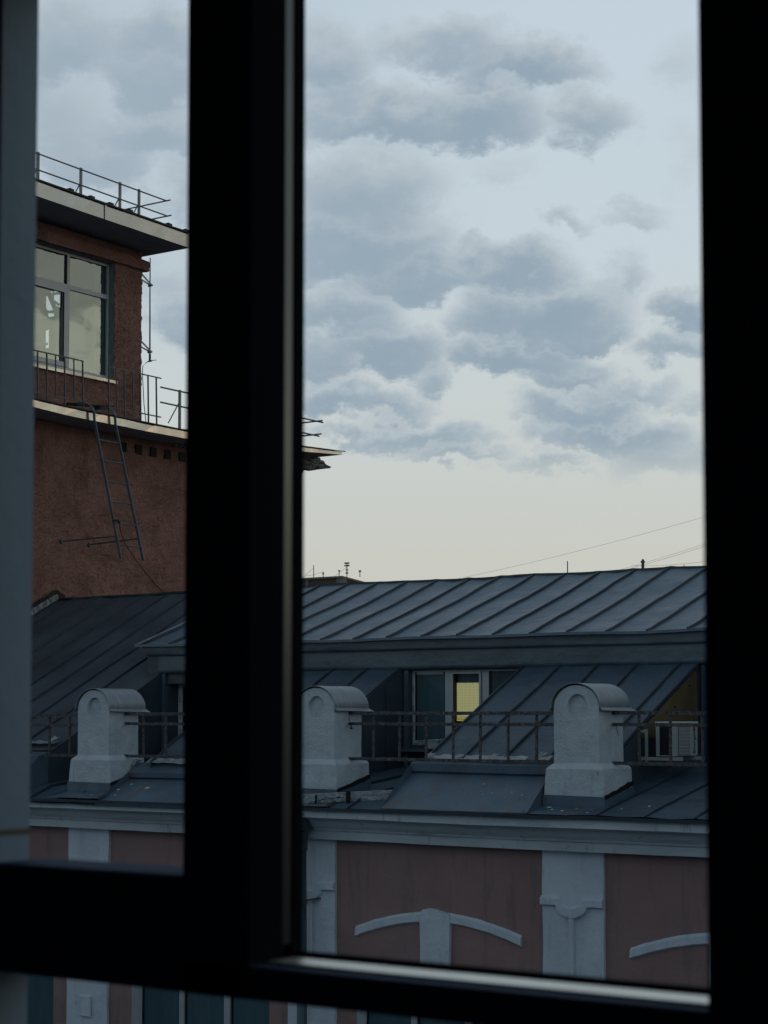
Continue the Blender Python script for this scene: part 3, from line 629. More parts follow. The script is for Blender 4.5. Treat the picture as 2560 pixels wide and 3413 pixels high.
# ---------------------------------------------------------------- parapet piers
def pier(c, rise=1.0, sd=0.):
    hw, zs, ry = .281, .085, .245; yf, yb = 17.90, 18.455
    m = MB(); out = []
    for i in range(14): z = -.56+(zs+.56)*i/14; out.append((c+hw+.004*nz((1, z, sd), 4), z))
    for i in range(33):
        t = PI*i/32; out.append((c+(hw)*math.cos(t), zs+ry*math.sin(t)+.003*nz((t, 0, sd), 3)))
    for i in range(14): z = zs-(zs+.56)*(i+1)/14; out.append((c-hw-.004*nz((4, z, sd), 4), z))
    r, cc = .124, (c+.012, .100); circ = [(cc[0]+r*(1+.03*nz((math.cos(2*PI*i/32), math.sin(2*PI*i/32), sd), 2))*math.cos(2*PI*i/32), cc[1]+r*1.07*math.sin(2*PI*i/32)) for i in range(32)]
    n = len(out)
    tri = tessellate_polygon([[Vector((x, z, 0)) for x, z in out], [Vector((x, z, 0)) for x, z in reversed(circ)]])
    allp = out+list(reversed(circ))
    m.add([(x, yf, z) for x, z in allp], [tuple(t) for t in tri])
    q = [(x, yf, z) for x, z in circ]+[((x-cc[0])*.95+cc[0], yf+.050, (z-cc[1])*.95+cc[1]) for x, z in circ]
    m.add(q, [(i, (i+1) % 32, 32+(i+1) % 32, 32+i) for i in range(32)])
    m.add([v for v in q[32:]]+[(cc[0], yf+.040, cc[1])], [(i, (i+1) % 32, 32) for i in range(32)])
    ny = 6
    for j in range(ny):
        ya, yb_ = yf+(yb-yf)*j/ny, yf+(yb-yf)*(j+1)/ny
        w = lambda y: .004*nz((y, sd, 0), 6)
        for i in range(n-1): m.quad((out[i][0]+w(ya), ya, out[i][1]), (out[i+1][0]+w(ya), ya, out[i+1][1]), (out[i+1][0]+w(yb_), yb_, out[i+1][1]), (out[i][0]+w(yb_), yb_, out[i][1]))
    m.add([(x, yb, z) for x, z in out], [tuple(range(n))])
    body = m.build('parapet_pier', M_WHITE, PB, rough=.003, rs=8)
    # plinth with a chamfered ledge
    m = MB(); lv = [(-1.02, .368, 17.835, 18.50), (-.86, .368, 17.835, 18.50), (-.72, .362, 17.84, 18.50), (-.585, .352, 17.842, 18.505), (-.565, .338, 17.855, 18.50), (-.528, .290, 17.893, 18.465), (-.52, .27, 17.91, 18.44)]
    vs = []
    nn = 10
    for z, h, a, b in lv:
        ring = [(c-h+2*h*i/nn, a) for i in range(nn)]+[(c+h, a+(b-a)*i/nn) for i in range(nn)]+[(c+h-2*h*i/nn, b) for i in range(nn)]+[(c-h, b-(b-a)*i/nn) for i in range(nn)]
        vs += [(x, y, z+.010*nz((x, y, sd), 3)) for x, y in ring]
    k = nn*4
    m.add(vs, [(j*k+i, j*k+(i+1) % k, (j+1)*k+(i+1) % k, (j+1)*k+i) for j in range(len(lv)-1) for i in range(k)]+[tuple((len(lv)-1)*k+i for i in range(k))])
    m.build('plinth', M_WHITE, body, rough=.007, rs=7)
    # curved tin hood
    m = MB(); ns = 30; ny = 9; t_ = .008
    def hp(s, y, o):
        t = PI*s; fl = (y-17.86)/.72
        x = math.cos(t)*(hw+.020+o); z = zs+math.sin(t)*(ry+.016+o)
        return (c+x, y, z+.006*nz((s*3, y, sd), 2.))
    secs = [('f', -1)]+[i/ns for i in range(ns+1)]+[('f', 1)]
    def pt(e, y, o):
        fl = (y-17.86)/.72
        if isinstance(e, tuple):
            if e[1] < 0: p = hp(0, y, o); return (p[0]+.028+.065*fl, y, p[2]-.030-.012*fl)
            p = hp(1, y, o); return (p[0]-.035-.03*fl, y, p[2]-.030)
        return hp(e, y, o)
    ys = [17.872+.70*j/ny for j in range(ny+1)]
    for o in (0, t_):
        m.add([pt(e, y, o) for y in ys for e in secs], [(j*len(secs)+i, j*len(secs)+i+1, (j+1)*len(secs)+i+1, (j+1)*len(secs)+i) for j in range(ny) for i in range(len(secs)-1)])
    for y in (ys[0], ys[-1]):
        m.add([pt(e, y, 0) for e in secs]+[pt(e, y, t_) for e in secs], [(i, i+1, len(secs)+i+1, len(secs)+i) for i in range(len(secs)-1)])
    m.build('hood', M_HOOD, body, smooth=False)
    # dark metal flashing collar and bitumen gap at the foot
    m = MB(); a, b = 17.822, 18.515; X0, X1 = c-.385, c+.382
    zr = lambda y: -.895+.165*(y-a)/(b-a)
    m.quad((X0, a, -1.02), (X1, a, -1.02), (X1, a, -.885+.006), (X0, a, -.87)); m.quad((X1, a, -1.04), (X1, b, -.93), (X1, b, zr(b)-.045), (X1, a, zr(a)-.02))
    m.quad((X0, a, -1.02), (X0, b, -.9), (X0, b, zr(b)-.04), (X0, a, -.87))
    n = 12
    m.grid(lambda u, v: (X0-.06*(v)+(X1-X0+.13*v)*u, a-.005-.31*v, -1.0-.065*v-.0*u+.006*nz((u*4, v, sd), 2)), n, 3)
    for x in (X0-.03, X1+.03):
        m.bar((x, a+.02, -.985), (x+(.045 if x > c else -.04), 17.52, -1.052), .012, .03)
    m.build('foot_flashing', M_APRON, body, fix=False)
    m = MB(); vs = []; n = 26
    for i in range(n+1):
        y = a+(b-a)*i/n; z = zr(y); w = .022+.012*nz((y, sd, 1), 7)
        vs += [(X1-.008, y, z-w-.02), (X1-.006, y, z+w+.012*nz((y, sd, 4), 14))]
    m.add(vs, [(i*2, i*2+2, i*2+3, i*2+1) for i in range(n)])
    m.build('bitumen_seal', M_TAR, body)
    return body
M_HOOD = mat('weathered_tin_hood', (.22, .26, .285), (.16, .19, .215), .42, .35, .5, 5, (1, 6, 1), [(5, .006, (1, 3, 1), 'n')], [(12, (.5, 5, .5), .62, (.12, .145, .165), .12)])
for i, c in enumerate((-20.8, -17.14, -13.49, -9.925, -6.3)): pier(c, sd=i*3.7)

# splashes of white paint on the metal round the pier feet
rnd = random.Random(5)
for x, y, r in ((-9.95, 17.62, .022), (-9.83, 17.72, .014), (-9.62, 17.58, .016), (-10.10, 17.66, .018), (-10.18, 17.74, .03), (-9.3, 17.75, .014), (-9.05, 17.9, .02), (-10.55, 17.78, .016), (-10.7, 17.82, .012), (-10.95, 17.80, .012), (-11.15, 17.95, .018), (-16.55, 17.75, .03), (-16.42, 17.86, .022), (-16.1, 17.80, .04), (-16.5, 17.64, .02), (-16.9, 17.62, .02), (-17.05, 17.6, .014)):
    r *= .55; tray = abs(x+9.925) < .42 or abs(x+17.14) < .36
    z = (-1.0-.065*(17.82-y)/.31 if tray and y < 17.82 else (-1.06+.197*(y-17.5) if x > -9.7 else (-1.062 if x > -13 else -1.12)+.605*(y-17.5)))+.016
    m = MB(); n = 9; a0 = rnd.random()*6
    pts = [(x+r*(1+.5*rnd.random())*math.cos(a0+i*2*PI/n)*1.3, r*(.6+.6*rnd.random())*math.sin(a0+i*2*PI/n)) for i in range(n)]
    m.add([(a, y+b*.85, z+b*.5) for a, b in pts], [tuple(range(n))]); m.build('paint_splash', M_SPLASH, PB, fix=False)
# dormer windows (children of the building)
def text_on(parent, s, size, o, xd, yd): return text_mesh(s, size, M_PRINT, 'printed_film', parent, o, xd, yd)
yw = 20.70
f = MB()
f.box((-13.976, yw, .575), (-12.2, yw+.07, .60)); f.box((-13.976, yw, -.398), (-12.2, yw+.07, -.335)); f.box((-13.976, yw, -.335), (-13.938, yw+.07, .575))
f.box((-13.455, yw, -.335), (-13.375, yw+.07, .575)); f.box((-12.898+.02, yw, -.335), (-12.775, yw+.07, .575))
dw = f.build('dormer_window', M_UPVC, PB, bevel=.006)
f = MB(); s0, s1 = -13.367, -12.886
f.box((s0, yw-.02, .545), (s1, yw+.05, .575)); f.box((s0, yw-.02, -.33), (s1, yw+.05, -.29)); f.box((s0, yw-.02, -.29), (s0+.045, yw+.05, .545)); f.box((s1-.03, yw-.02, -.29), (s1, yw+.05, .545))
f.build('sash', M_UPVC, dw, bevel=.006)
f = MB(); f.box((s0-.008, yw-.004, -.33), (s0, yw+.05, .575)); f.build('gasket', M_GAP, dw)
for a, b in (((s0+.045, yw-.004, -.29), (s0+.062, yw+.03, .545)), ((-13.938, yw+.01, -.335), (-13.92, yw+.04, .575)), ((-12.775, yw+.01, -.335), (-12.755, yw+.04, .575))):
    f = MB(); f.box(a, b); f.build('gasket', M_GAP, dw)
f = MB(); f.box((-13.92, yw+.03, -.335), (-13.455, yw+.04, .575)); f.build('pane', M_TEAL, dw)
f = MB(); f.box((-12.755, yw+.03, -.335), (-12.2, yw+.04, .575)); f.build('pane', M_TEAL2, dw)
f = MB(); f.box((-13.92, yw+.018, .545), (-13.50, yw+.024, .572)); f.build('film_edge', M_UPVC, dw)
# perforated yellow blind: a real sheet with dark holes in front of it
bx0, bx1, bz0, bz1 = -13.300, -12.918, -.022, .428
f = MB(); f.box((bx0, yw+.05, bz0), (bx1, yw+.056, bz1)); bl = f.build('lit_blind', M_LIT, dw)
f = MB(); f.box((bx0, yw+.045, -.075), (bx1, yw+.062, -.055)); f.box((bx0, yw+.05, -.05), (bx1, yw+.055, -.026)); f.build('lit_sill', M_LITD, dw)
f = MB(); f.box((bx0, yw+.10, -.29), (bx1, yw+.11, .545)); f.build('dark_room', M_DARKIN, dw)
f = MB(); f.box((bx0, yw+.06, .432), (bx1, yw+.064, .545)); f.build('rolled_blind', M_TEAL2, dw)
for i, (x, z) in enumerate(((-13.52, -.352), (-13.66, -.354), (-13.80, -.35), (-13.60, -.382), (-13.74, -.384), (-13.88, -.380))):
    text_on(dw, 'BLITZ', .030, (x, yw-.004, z), (-1, 0, 0), (0, 0, -1))
for z in (-.22, .05, .32): text_on(dw, 'BLITZ', .030, (-13.957, yw-.004, z), (0, 0, 1), (-1, 0, 0))
yw = 20.84
f = MB(); f.box((-18.25, yw, .42), (-16.7, yw+.07, .46)); f.box((-18.25, yw, -.42), (-16.7, yw+.07, -.36)); f.box((-18.25, yw, -.36), (-18.16, yw+.07, .42)); f.box((-17.5, yw, -.36), (-17.42, yw+.07, .42))
dw2 = f.build('dormer_window', M_UPVC, PB, bevel=.006)
f = MB(); f.box((-18.16, yw+.03, -.36), (-17.5, yw+.04, .42)); f.build('pane', M_TEAL2, dw2)
f = MB(); f.box((-17.42, yw+.03, -.36), (-16.7, yw+.04, .42)); f.build('pane', M_TEAL2, dw2)
f = MB(); f.box((-18.16, yw+.0, -.36), (-18.135, yw+.03, .42)); f.build('gasket', M_GAP, dw2)
f = MB(); f.box((-18.275, 20.691, -.43), (-18.26, yw+.07, .47)); f.box((-18.26, 20.691, .462), (-16.7, yw+.07, .475)); f.box((-18.26, 20.691, -.435), (-16.7, yw+.07, -.422)); f.box((-18.34, 20.62, .462), (-16.6, 20.648, .482)); f.build('reveal', M_CHEEK, dw2)
for z in (-.28, -.05, .18): text_on(dw2, 'BLITZ', .034, (-18.205, yw-.004, z), (0, 0, 1), (-1, 0, 0))
# flashing where the old roof meets the tower wall
m = MB(); n = 30; vs = []
for i in range(n+1):
    y = 22.45+(YR-22.45)*i/n; z = ZR-SL*(YR-y); vs += [(-23.36, y, z+.13+.02*nz((0, y, 0), 5)), (-23.30, y, z+.005)]
m.add(vs, [(i*2, i*2+1, i*2+3, i*2+2) for i in range(n)]); m.build('wall_flashing', M_DIRTY, PB)
m = MB(); vs = []
for i in range(n+1):
    y = 21.2+(YR+.2-21.2)*i/n; z = ZR-SL*max(YR-y, -.0)-max(0, y-YR)*.5; w = .035+.02*nz((0, y, 2), 8)
    vs += [(-23.35, y, z+.15+w+.02*nz((0, y, 0), 5)), (-23.34, y, z+.105)]
m.add(vs, [(i*2, i*2+1, i*2+3, i*2+2) for i in range(n)]); m.build('tar_line', M_TAR, PB)
# small white stub above the plinth window: plastic box at the window foot

# ================================================================== things on the pink building
M_RAILV = M_RUST
def railing(x0, x1, posts, label, legs=(), zt=.024, zm=-.103, zl=-.522, slope=0.):
    t = thing('roof_railing', ((x0+x1)/2, 18.2, zl), label, 'railing', 'rusty roof railings between the white piers')
    def rail(z, h, nm):
        m = MB(); n = max(6, int((x1-x0)/.12)); vs = []
        for i in range(n+1):
            x = x0+(x1-x0)*i/n; zz = z+slope*(x-x0)+.006*nz((x, z, 0), .9)
            vs += [(x, 18.188, zz-h/2), (x, 18.188, zz+h/2), (x, 18.208, zz+h/2), (x, 18.208, zz-h/2)]
        m.add(vs, [(i*4+j, i*4+(j+1) % 4, (i+1)*4+(j+1) % 4, (i+1)*4+j) for i in range(n) for j in range(4)]+[(0, 1, 2, 3), (n*4+3, n*4+2, n*4+1, n*4)])
        m.build(nm, M_RAILV, t, rough=.0015, rs=30)
    rail(zt, .040, 'top_rail'); rail(zm, .038, 'middle_rail'); rail(zl, .040, 'lower_rail')
    for x in posts:
        m = MB(); k = random.uniform(-.004, .004); b = zl
        z = b+slope*(x-x0)
        vs = []; top = zt+slope*(x-x0)
        if x in legs: z = -.80
        m.bar((x+k, 18.218, z), (x-k, 18.218, top), .028, .02, up=(0, 1, 0)); m.build('baluster', M_RAILV, t, rough=.0015, rs=30)
    return t
railing(-20.42, -17.40, [-20.1, -19.72, -19.35, -18.99, -18.62, -18.259, -17.881], 'rusty three-rail roof railing at far left, running behind the leftmost white pier', zt=-.004, zm=-.130, zl=-.54)
railing(-16.96, -13.77, [-16.549, -16.161, -15.78, -15.4, -15.02, -14.64, -14.26], 'rusty three-rail roof railing between the leftmost and the middle white pier', zt=.018, zm=-.110, zl=-.535)
railing(-13.30, -10.15, [-12.863, -12.483, -12.105, -11.73, -11.357, -10.984, -10.611], 'rusty three-rail roof railing in front of the lit yellow window, between middle and right pier', legs=(-11.73,))
railing(-9.70, -6.5, [-9.325, -8.95, -8.576, -8.2, -7.83, -7.45, -7.08, -6.7], 'rusty three-rail roof railing in front of the air conditioner, right of the right pier')

# air conditioner
ac = thing('air_conditioner', (-9.41, 19.3, -.50), 'off-white outdoor air conditioner with a grille on the yellow wall behind the railing', 'air conditioner')
x0, x1, y0, y1, zb, zt = -9.52, -9.306, 19.0, 19.64, -.462, -.10
m = MB(); m.box((x0, y0, zb), (x0+.045, y1, zt)); m.box((x1-.02, y0+.0, zb), (x1, y1, zt)); m.box((x0+.045, y0+.04, zb), (x1-.02, y1, zb+.02)); m.box((x0+.045, y1-.02, zb+.02), (x1-.02, y1, zt)); m.box((x0+.045, y0, zb), (x1-.02, y0+.04, zb+.012))
m.build('case', M_ACCASE, ac, bevel=.006)
m = MB(); m.box((x0-.008, y0-.008, zt), (x1+.008, y1+.008, zt+.028)); m.build('top_plate', M_ACTOP, ac, bevel=.006)
m = MB(); m.box((x0+.045, y0+.012, zb+.012), (x1-.022, y0+.035, zt)); 
co = m.build('coil', M_ACDARK, ac)
m = MB()
for i in range(22): z = zb+.025+i*(zt-zb-.035)/22; m.box((x0+.048, y0+.004, z), (x1-.024, y0+.012, z+.004))
m.build('fin', M_ACDARK, ac)
gy0, gy1, gz0, gz1 = 19.13, 19.437, -.452, -.112
m = MB(); m.box((x1+.0005, gy0, gz0), (x1+.003, gy1, gz1)); gr = m.build('grille', M_ACDARK, ac)
m = MB()
for i in range(9): z = gz0+.02+i*(gz1-gz0-.03)/8; m.bar((x1+.010, gy0, z), (x1+.010, gy1, z), .004)
for i in range(24): y = gy0+.006+i*(gy1-gy0-.012)/23; m.bar((x1+.008, y, gz0), (x1+.008, y, gz1), .0028)
m.build('grille_bars', M_ACTOP, gr)
text_mesh('Energolu', .082, M_PRINT, 'logo_text', ac, (x1+.003, 19.545, -.437), (0, 0, 1), (0, -1, 0), .001, .0)
m = MB(); m.box((x1+.0005, 19.520, -.182), (x1+.003, 19.572, -.13)); lg = m.build('logo_square', M_ORANGE, ac)
m = MB(); m.bar((x1+.004, 19.532, -.172), (x1+.004, 19.560, -.140), .005); m.bar((x1+.004, 19.560, -.172), (x1+.004, 19.532, -.140), .005); m.build('logo_cross', M_PRINT, lg)
for y in (19.02, 19.58):
    m = MB(); m.box((-9.715, y-.02, -.512), (-9.20, y+.02, -.472)); m.box((-9.662, y-.012, -.53), (-9.628, y+.012, -.16)); m.box((-9.732, y-.012, -.20), (-9.66, y+.012, -.17)) ; m.build('bracket', M_ACCASE, ac, bevel=.004)
# little plastic box under the lit window
t = MB(); t.add([(-13.62, 20.45, -.33), (-13.40, 20.45, -.31), (-13.40, 20.60, -.31), (-13.62, 20.60, -.33), (-13.60, 20.46, -.44), (-13.42, 20.46, -.44), (-13.42, 20.60, -.44), (-13.60, 20.60, -.44)], [(0, 1, 2, 3), (7, 6, 5, 4), (0, 4, 5, 1), (1, 5, 6, 2), (2, 6, 7, 3), (3, 7, 4, 0)])
t.box((-13.63, 20.44, -.335), (-13.39, 20.61, -.322))
tag(t.build('plastic_box', M_UPVC, None, bevel=.005), 'small white plastic box on the ledge below the lit window', 'box')
# loose wire on the middle pier
t = MB(); t.tube([(-13.205, 18.19, -.02), (-13.19, 18.18, -.06), (-13.20, 18.17, -.10), (-13.15, 18.15, -.085), (-13.13, 18.14, -.12), (-13.135, 18.14, -.15)], .005, 5); t.tube([(-13.15, 18.14, -.155), (-13.12, 18.14, -.155)], .012, 6); t.tube([(-13.19, 18.17, -.11), (-13.14, 18.15, -.095)], .007, 5)
tag(t.build('loose_wire', M_WIRE), 'short black wire dangling from the side of the middle white pier', 'wire')
t = MB(); t.tube([(-9.615, 18.19, -.10), (-9.58, 18.18, -.12), (-9.57, 18.17, -.17), (-9.55, 18.16, -.22)], .004, 5)
tag(t.build('loose_wire', M_WIRE), 'thin black wire hanging from the side of the right white pier', 'wire')
# drainpipe
dp = thing('drainpipe', (-13.57, 17.78, -12), 'blue-grey round drainpipe running down the facade at the edge of a pilaster', 'drainpipe')
m = MB(); m.tube([(-13.565, 17.77, -12), (-13.567, 17.77, -6), (-13.60, 17.77, -1.62)], .062, 16); m.build('pipe', M_PIPE, dp, smooth=True)
m = MB(); m.tube([(-13.60, 17.77, -1.62), (-13.60, 17.76, -1.50), (-13.60, 17.70, -1.36)], [.075, .085, .13], 12); m.box((-13.77, 17.50, -1.36), (-13.43, 17.80, -1.15)); m.build('hopper', M_PIPE, dp, bevel=.006)
for z in (-2.22, -4.6):
    m = MB(); m.tube([(-13.592, 17.77, z-.03), (-13.592, 17.77, z+.03)], .069, 16); m.bar((-13.545, 17.76, z+.02), (-13.46, 17.955, z+.035), .05, .012, up=(0, 0, 1)); m.build('clamp', M_STEELD, dp)
# pipes and rods on the ridge
def rodp(x, y, z0, z1, r, label, cap=False):
    m = MB(); m.tube([(x, y, z0), (x, y, z1)], r, 10)
    if cap: m.tube([(x, y, z1), (x, y, z1+.02)], r*1.5, 10); m.tube([(x, y, z1+.02), (x, y, z1+.05)], [r*1.2, r*.5], 10)
    return tag(m.build('roof_rod' if not cap else 'vent_pipe', M_STEELD), label, 'rod' if not cap else 'vent pipe')
rodp(-.5600*24.2, 24.2, 1.7, 2.29, .008, 'thin dark rod sticking up behind the ridge, left of the capped vent pipe')
rodp(-.5085*24.3, 24.3, 1.6, 2.22, .022, 'short capped vent pipe rising behind the dark metal ridge', True)
rodp(-.4815*24.2, 24.2, 1.7, 2.15, .006, 'tiny rod on the ridge, nearest the right window edge')

# ================================================================== TOWER
XT = -23.4
TB = thing('stucco_tower', (-25.5, 24, -12), 'red-brown rough stucco tower with overhanging tin-edged roofs at left', 'building')
def stucco(m, name='wall', mt=None, amp=.012): return m.build(name, mt or M_STUCCO, TB, cut=.16, rough=amp, rs=9)
# lower block
def relief(m, y0, y1, z0, z1, st=.05):
    P = lambda u, v: (XT+.024*nz((0, y0+(y1-y0)*u, z0+(z1-z0)*v), 9, 3)+.024*nz((0, y0+(y1-y0)*u, z0+(z1-z0)*v), 21, 1)+.02*nz((0, y0+(y1-y0)*u, z0+(z1-z0)*v), 1.3, 1), y0+(y1-y0)*u, z0+(z1-z0)*v)
    m.grid(P, int((y1-y0)/st), int((z1-z0)/st))
m = MB(); m.box((XT-6, 18.42, -12), (XT-.035, 30.17, 5.12)); relief(m, 21.4, 30.2, 1.2, 5.15, .042); relief(m, 18.42, 21.4, -2, 5.15, .3); m.build('wall', M_STUCCO, TB)
OX0, OXM, OX1, OZ0, OZ1, OZ2, OZ3 = -25.90, -25.645, -25.345, 7.08, 7.49, 7.68, 8.22     # the far window that shows sky through the room
# upper block with window hole
wy0, wy1, wz0, wz1 = 19.3, 24.885, 6.10, 8.305
m = MB()
m.box((XT-.17, wy1, 5.3), (XT-.03, 25.60, 8.66)); relief(m, wy1, 25.625, 5.25, 8.66, .035); relief(m, 21.4, wy1, 5.25, wz0, .035); relief(m, 21.4, wy1, wz1, 8.66, .035); m.box((XT-.17, 18.6, 5.3), (XT, wy0, 8.66)); m.box((XT-.17, wy0, 5.3), (XT-.03, wy1, wz0)); m.box((XT-.17, wy0, wz1), (XT-.03, wy1, 8.66))
m.build('wall', M_STUCCO, TB)
m = MB(); m.box((XT-5, 25.45, 5.3), (OX0, 25.62, 8.66)); m.box((OX1, 25.45, 5.3), (XT-.17, 25.62, 8.66)); m.box((OX0, 25.45, 5.3), (OX1, 25.62, OZ0)); m.box((OX0, 25.45, OZ3), (OX1, 25.62, 8.66)); m.box((OX0, 25.45, OZ1), (OX1, 25.62, OZ2)); m.box((OXM, 25.45, OZ0), (OX1, 25.62, OZ1)); m.box((XT-5, 18.6, 5.3), (XT-.17, 18.77, 8.66)); m.box((XT-5, 18.77, 5.3), (XT-4.8, 25.45, 8.66)); m.build('wall', M_STUCCO, TB, cut=.3, rough=.012, rs=9)
m = MB(); m.box((XT-4.8, 18.77, 5.30), (XT-.17, 25.45, 5.5)); m.build('floor_slab', M_DARKIN, TB)
# protruding stucco band
m = MB(); m.box((XT, 18.5, 8.315), (XT+.075, 25.74, 8.50)); m.box((XT-2, 25.62, 8.315), (XT, 25.74, 8.50)); m.build('band', M_STUCCO, TB, cut=.09, rough=.020, rs=8)
# window reveal
m = MB(); m.box((XT-.168, wy1-.004, wz0), (XT-.006, wy1+.0-.001, wz1)); m.box((XT-.168, wy0, wz1-.004), (XT-.006, wy1-.005, wz1-.001)); rv = m.build('reveal', M_REVEAL, TB)
m = MB(); m.prismx([(wy0, 6.06), (24.93, 6.06), (24.93, 6.10), (wy0, 6.10)], XT+.005, XT+.05); m.box((XT-.16, wy0, 6.101), (XT+.055, 24.925, 6.115)); m.build('sill', M_TIN, TB)
# window frame
xw = XT-.17; F_ = MB(); ymul = [(19.3, 19.36), (21.0, 21.07), (22.3, 22.36), (23.86, 23.935), (24.855, 24.885)]
k = 1.00726                     # the glass stands 17 cm behind the wall face
y_m0, y_m1 = 23.802, 23.872
F_.box((xw-.03, wy0, 8.255), (xw+.03, 24.88, 8.30)); F_.box((xw-.03, wy0, 6.115), (xw+.03, 24.88, 6.215))
F_.box((xw-.03, 24.855, 6.215), (xw+.03, 24.88, 8.255)); F_.box((xw-.03, y_m0, 6.215), (xw+.03, y_m1, 8.255)); F_.box((xw-.03, 22.2, 6.215), (xw+.03, 22.27, 8.255))
F_.box((xw-.03, y_m1, 7.64), (xw+.03, 24.855, 7.725)); F_.box((xw-.03, 22.27, 7.64), (xw+.03, y_m0, 7.725)); F_.box((xw-.03, wy0, 7.64), (xw+.03, 22.2, 7.725))
tw = F_.build('window', M_UPVC2, TB, bevel=.006)
m = MB(); s0, s1 = 22.3, y_m0
m.box((xw-.01, s0, 7.56), (xw+.05, s1, 7.64)); m.box((xw-.01, s0, 6.215), (xw+.05, s1, 6.295)); m.box((xw-.01, s0, 6.295), (xw+.05, s0+.07, 7.56)); m.box((xw-.01, s1-.085, 6.295), (xw+.05, s1, 7.56)); m.build('sash', M_UPVC2, tw, bevel=.006)
m = MB(); m.box((xw+.031, s1-.012, 6.22), (xw+.034, s1-.004, 7.63)); m.build('gasket', M_GAP, tw)
m = MB(); m.box((xw+.0, y_m0-.02, 7.725), (xw+.032, y_m0-.004, 8.25)); m.build('gasket', M_GAP, tw)
m = MB(); m.box((xw+.03, s1-.105, 6.3), (xw+.052, s1-.085, 7.555)); m.build('gasket', M_GAP, tw)
for a, b, c, d in ((y_m1, 24.855, 6.215, 7.64), (y_m1, 24.855, 7.725, 8.255), (s0+.07, s1-.085, 6.295, 7.56), (22.27, y_m0, 7.725, 8.255), (wy0, 22.2, 6.215, 8.255)):
    m = MB(); m.quad((xw-.0, a, c), (xw, b, c), (xw, b, d), (xw, a, d)); m.build('pane', M_GLASS, tw)
# a dark rubber margin at the far side of both right-hand panes
m = MB(); m.quad((xw-.06, 24.60, 6.2), (xw-.06, 24.86, 6.2), (xw-.06, 24.86, 8.26), (xw-.06, 24.60, 8.26)); m.build('inner_reveal', M_REVEAL, tw)
# things standing behind the glass
t = thing('leaning_board', (-24.0, 24.0, 5.6), 'pale board leaning inside the tower window, right of the mullion', 'board')
m = MB(); m.add([(-23.82, 23.80, 5.6), (-23.82, 24.52, 5.6), (-23.86, 24.60, 7.28), (-23.86, 23.80, 7.35)], [(0, 1, 2, 3)]); m.build('sheet', M_PAPER, t)
m = MB(); m.bar((-23.81, 24.50, 5.6), (-23.85, 24.60, 7.30), .03); m.bar((-23.85, 23.8, 7.36), (-23.85, 24.61, 7.29), .03); m.build('frame', M_WOODW, t)
t = thing('stretcher_rack', (-25.6, 25.3, 5.6), 'rack of crossed pale wooden laths standing behind the opening sash of the tower window', 'rack')
for a, b, w in (((165, 1420), (240, 1690), .045), ((225, 1420), (332, 1670), .09), ((130, 1490), (345, 1462), .05), ((130, 1600), (290, 1642), .035), ((130, 1650), (345, 1622), .05), ((290, 1420), (285, 1530), .03), ((285, 1530), (340, 1570), .05), ((140, 1815), (240, 1788), .05), ((150, 1865), (215, 1975), .06), ((212, 1850), (145, 1905), .025), ((195, 1930), (240, 1925), .05)):
    q = lambda p: (-25.92+(p[0]-140)*.00294, 25.40, 8.257-(p[1]-1425)*.00214-(p[0]-140)*.0004)
    m = MB(); m.bar(q(a), q(b), w, .02, up=(0, 1, 0)); m.build('lath', M_WOODW, t)

# roofs of the tower
def tower_roof(pts, xf, depth, ze, zs, name='roof', inner=.25, zw=None):
    """pts: (y, z_bottom, z_top) along the fascia"""
    m = MB(); n = len(pts)
    for (ya, ba, ta), (yb, bb, tb) in zip(pts, pts[1:]):
        k = max(1, int((yb-ya)/.25))
        for i in range(k):
            f0, f1 = i/k, (i+1)/k; L_ = lambda a, b, f: a+(b-a)*f
            y0_, y1_ = L_(ya, yb, f0), L_(ya, yb, f1)
            q = lambda y, z: (xf+.012*nz((0, y, z), 1.3)+.006*nz((0, y, z), 4), y, z+.005*nz((0, y, 1), 2))
            m.quad(q(y0_, L_(ba, bb, f0)), q(y1_, L_(ba, bb, f1)), q(y1_, L_(ta, tb, f1)), q(y0_, L_(ta, tb, f0)))
    yE, bE, tE = pts[-1]
    m.quad((xf, yE, bE), (xf-depth, yE, bE), (xf-depth, yE, tE), (xf, yE, tE))
    return m.build('fascia', M_TIN, TB)
up = [(18.2, 8.81, 9.065), (22.0, 8.735, 8.995), (25.90, 8.665, 8.92)]
tower_roof(up, -22.47, 6, 0, 0)
m = MB()
for (ya, ba, ta), (yb, bb, tb) in zip(up, up[1:]):
    m.quad((-22.475, ya, ba+.01), (-22.475, yb, bb+.01), (XT-5.4, yb, bb+.01), (XT-5.4, ya, ba+.01))
m.build('soffit', M_SOFFIT, TB)
m = MB(); n = 60; yy = [18.2+(25.95-18.2)*i/n for i in range(n+1)]; zt_ = lambda y: 9.065-.0187*(y-18.2)
vs = []
for y in yy: vs += [(-22.43, y, zt_(y)+.0), (-22.43, y, zt_(y)+.028+.008*nz((0, y, 0), 2)), (-23.0, y, zt_(y)+.075), (-26.2, y, zt_(y)+.5)]
m.add(vs, [(i*4+j, i*4+j+1, (i+1)*4+j+1, (i+1)*4+j) for i in range(n) for j in range(3)]); 
for y in (22.76, 23.27, 23.75, 24.25, 25.3, 25.78): m.box((-22.47, y, zt_(y)+.02), (-22.45, y+.09, zt_(y)+.07)); m.box((-23.0, y, zt_(y)+.04), (-22.46, y+.03, zt_(y)+.08))
m.build('roof', M_BLACKROOF, TB)
m = MB(); m.box((-22.462, 23.62, 8.70), (-22.452, 23.655, 8.965)); m.build('fascia_joint', M_TIN, TB)
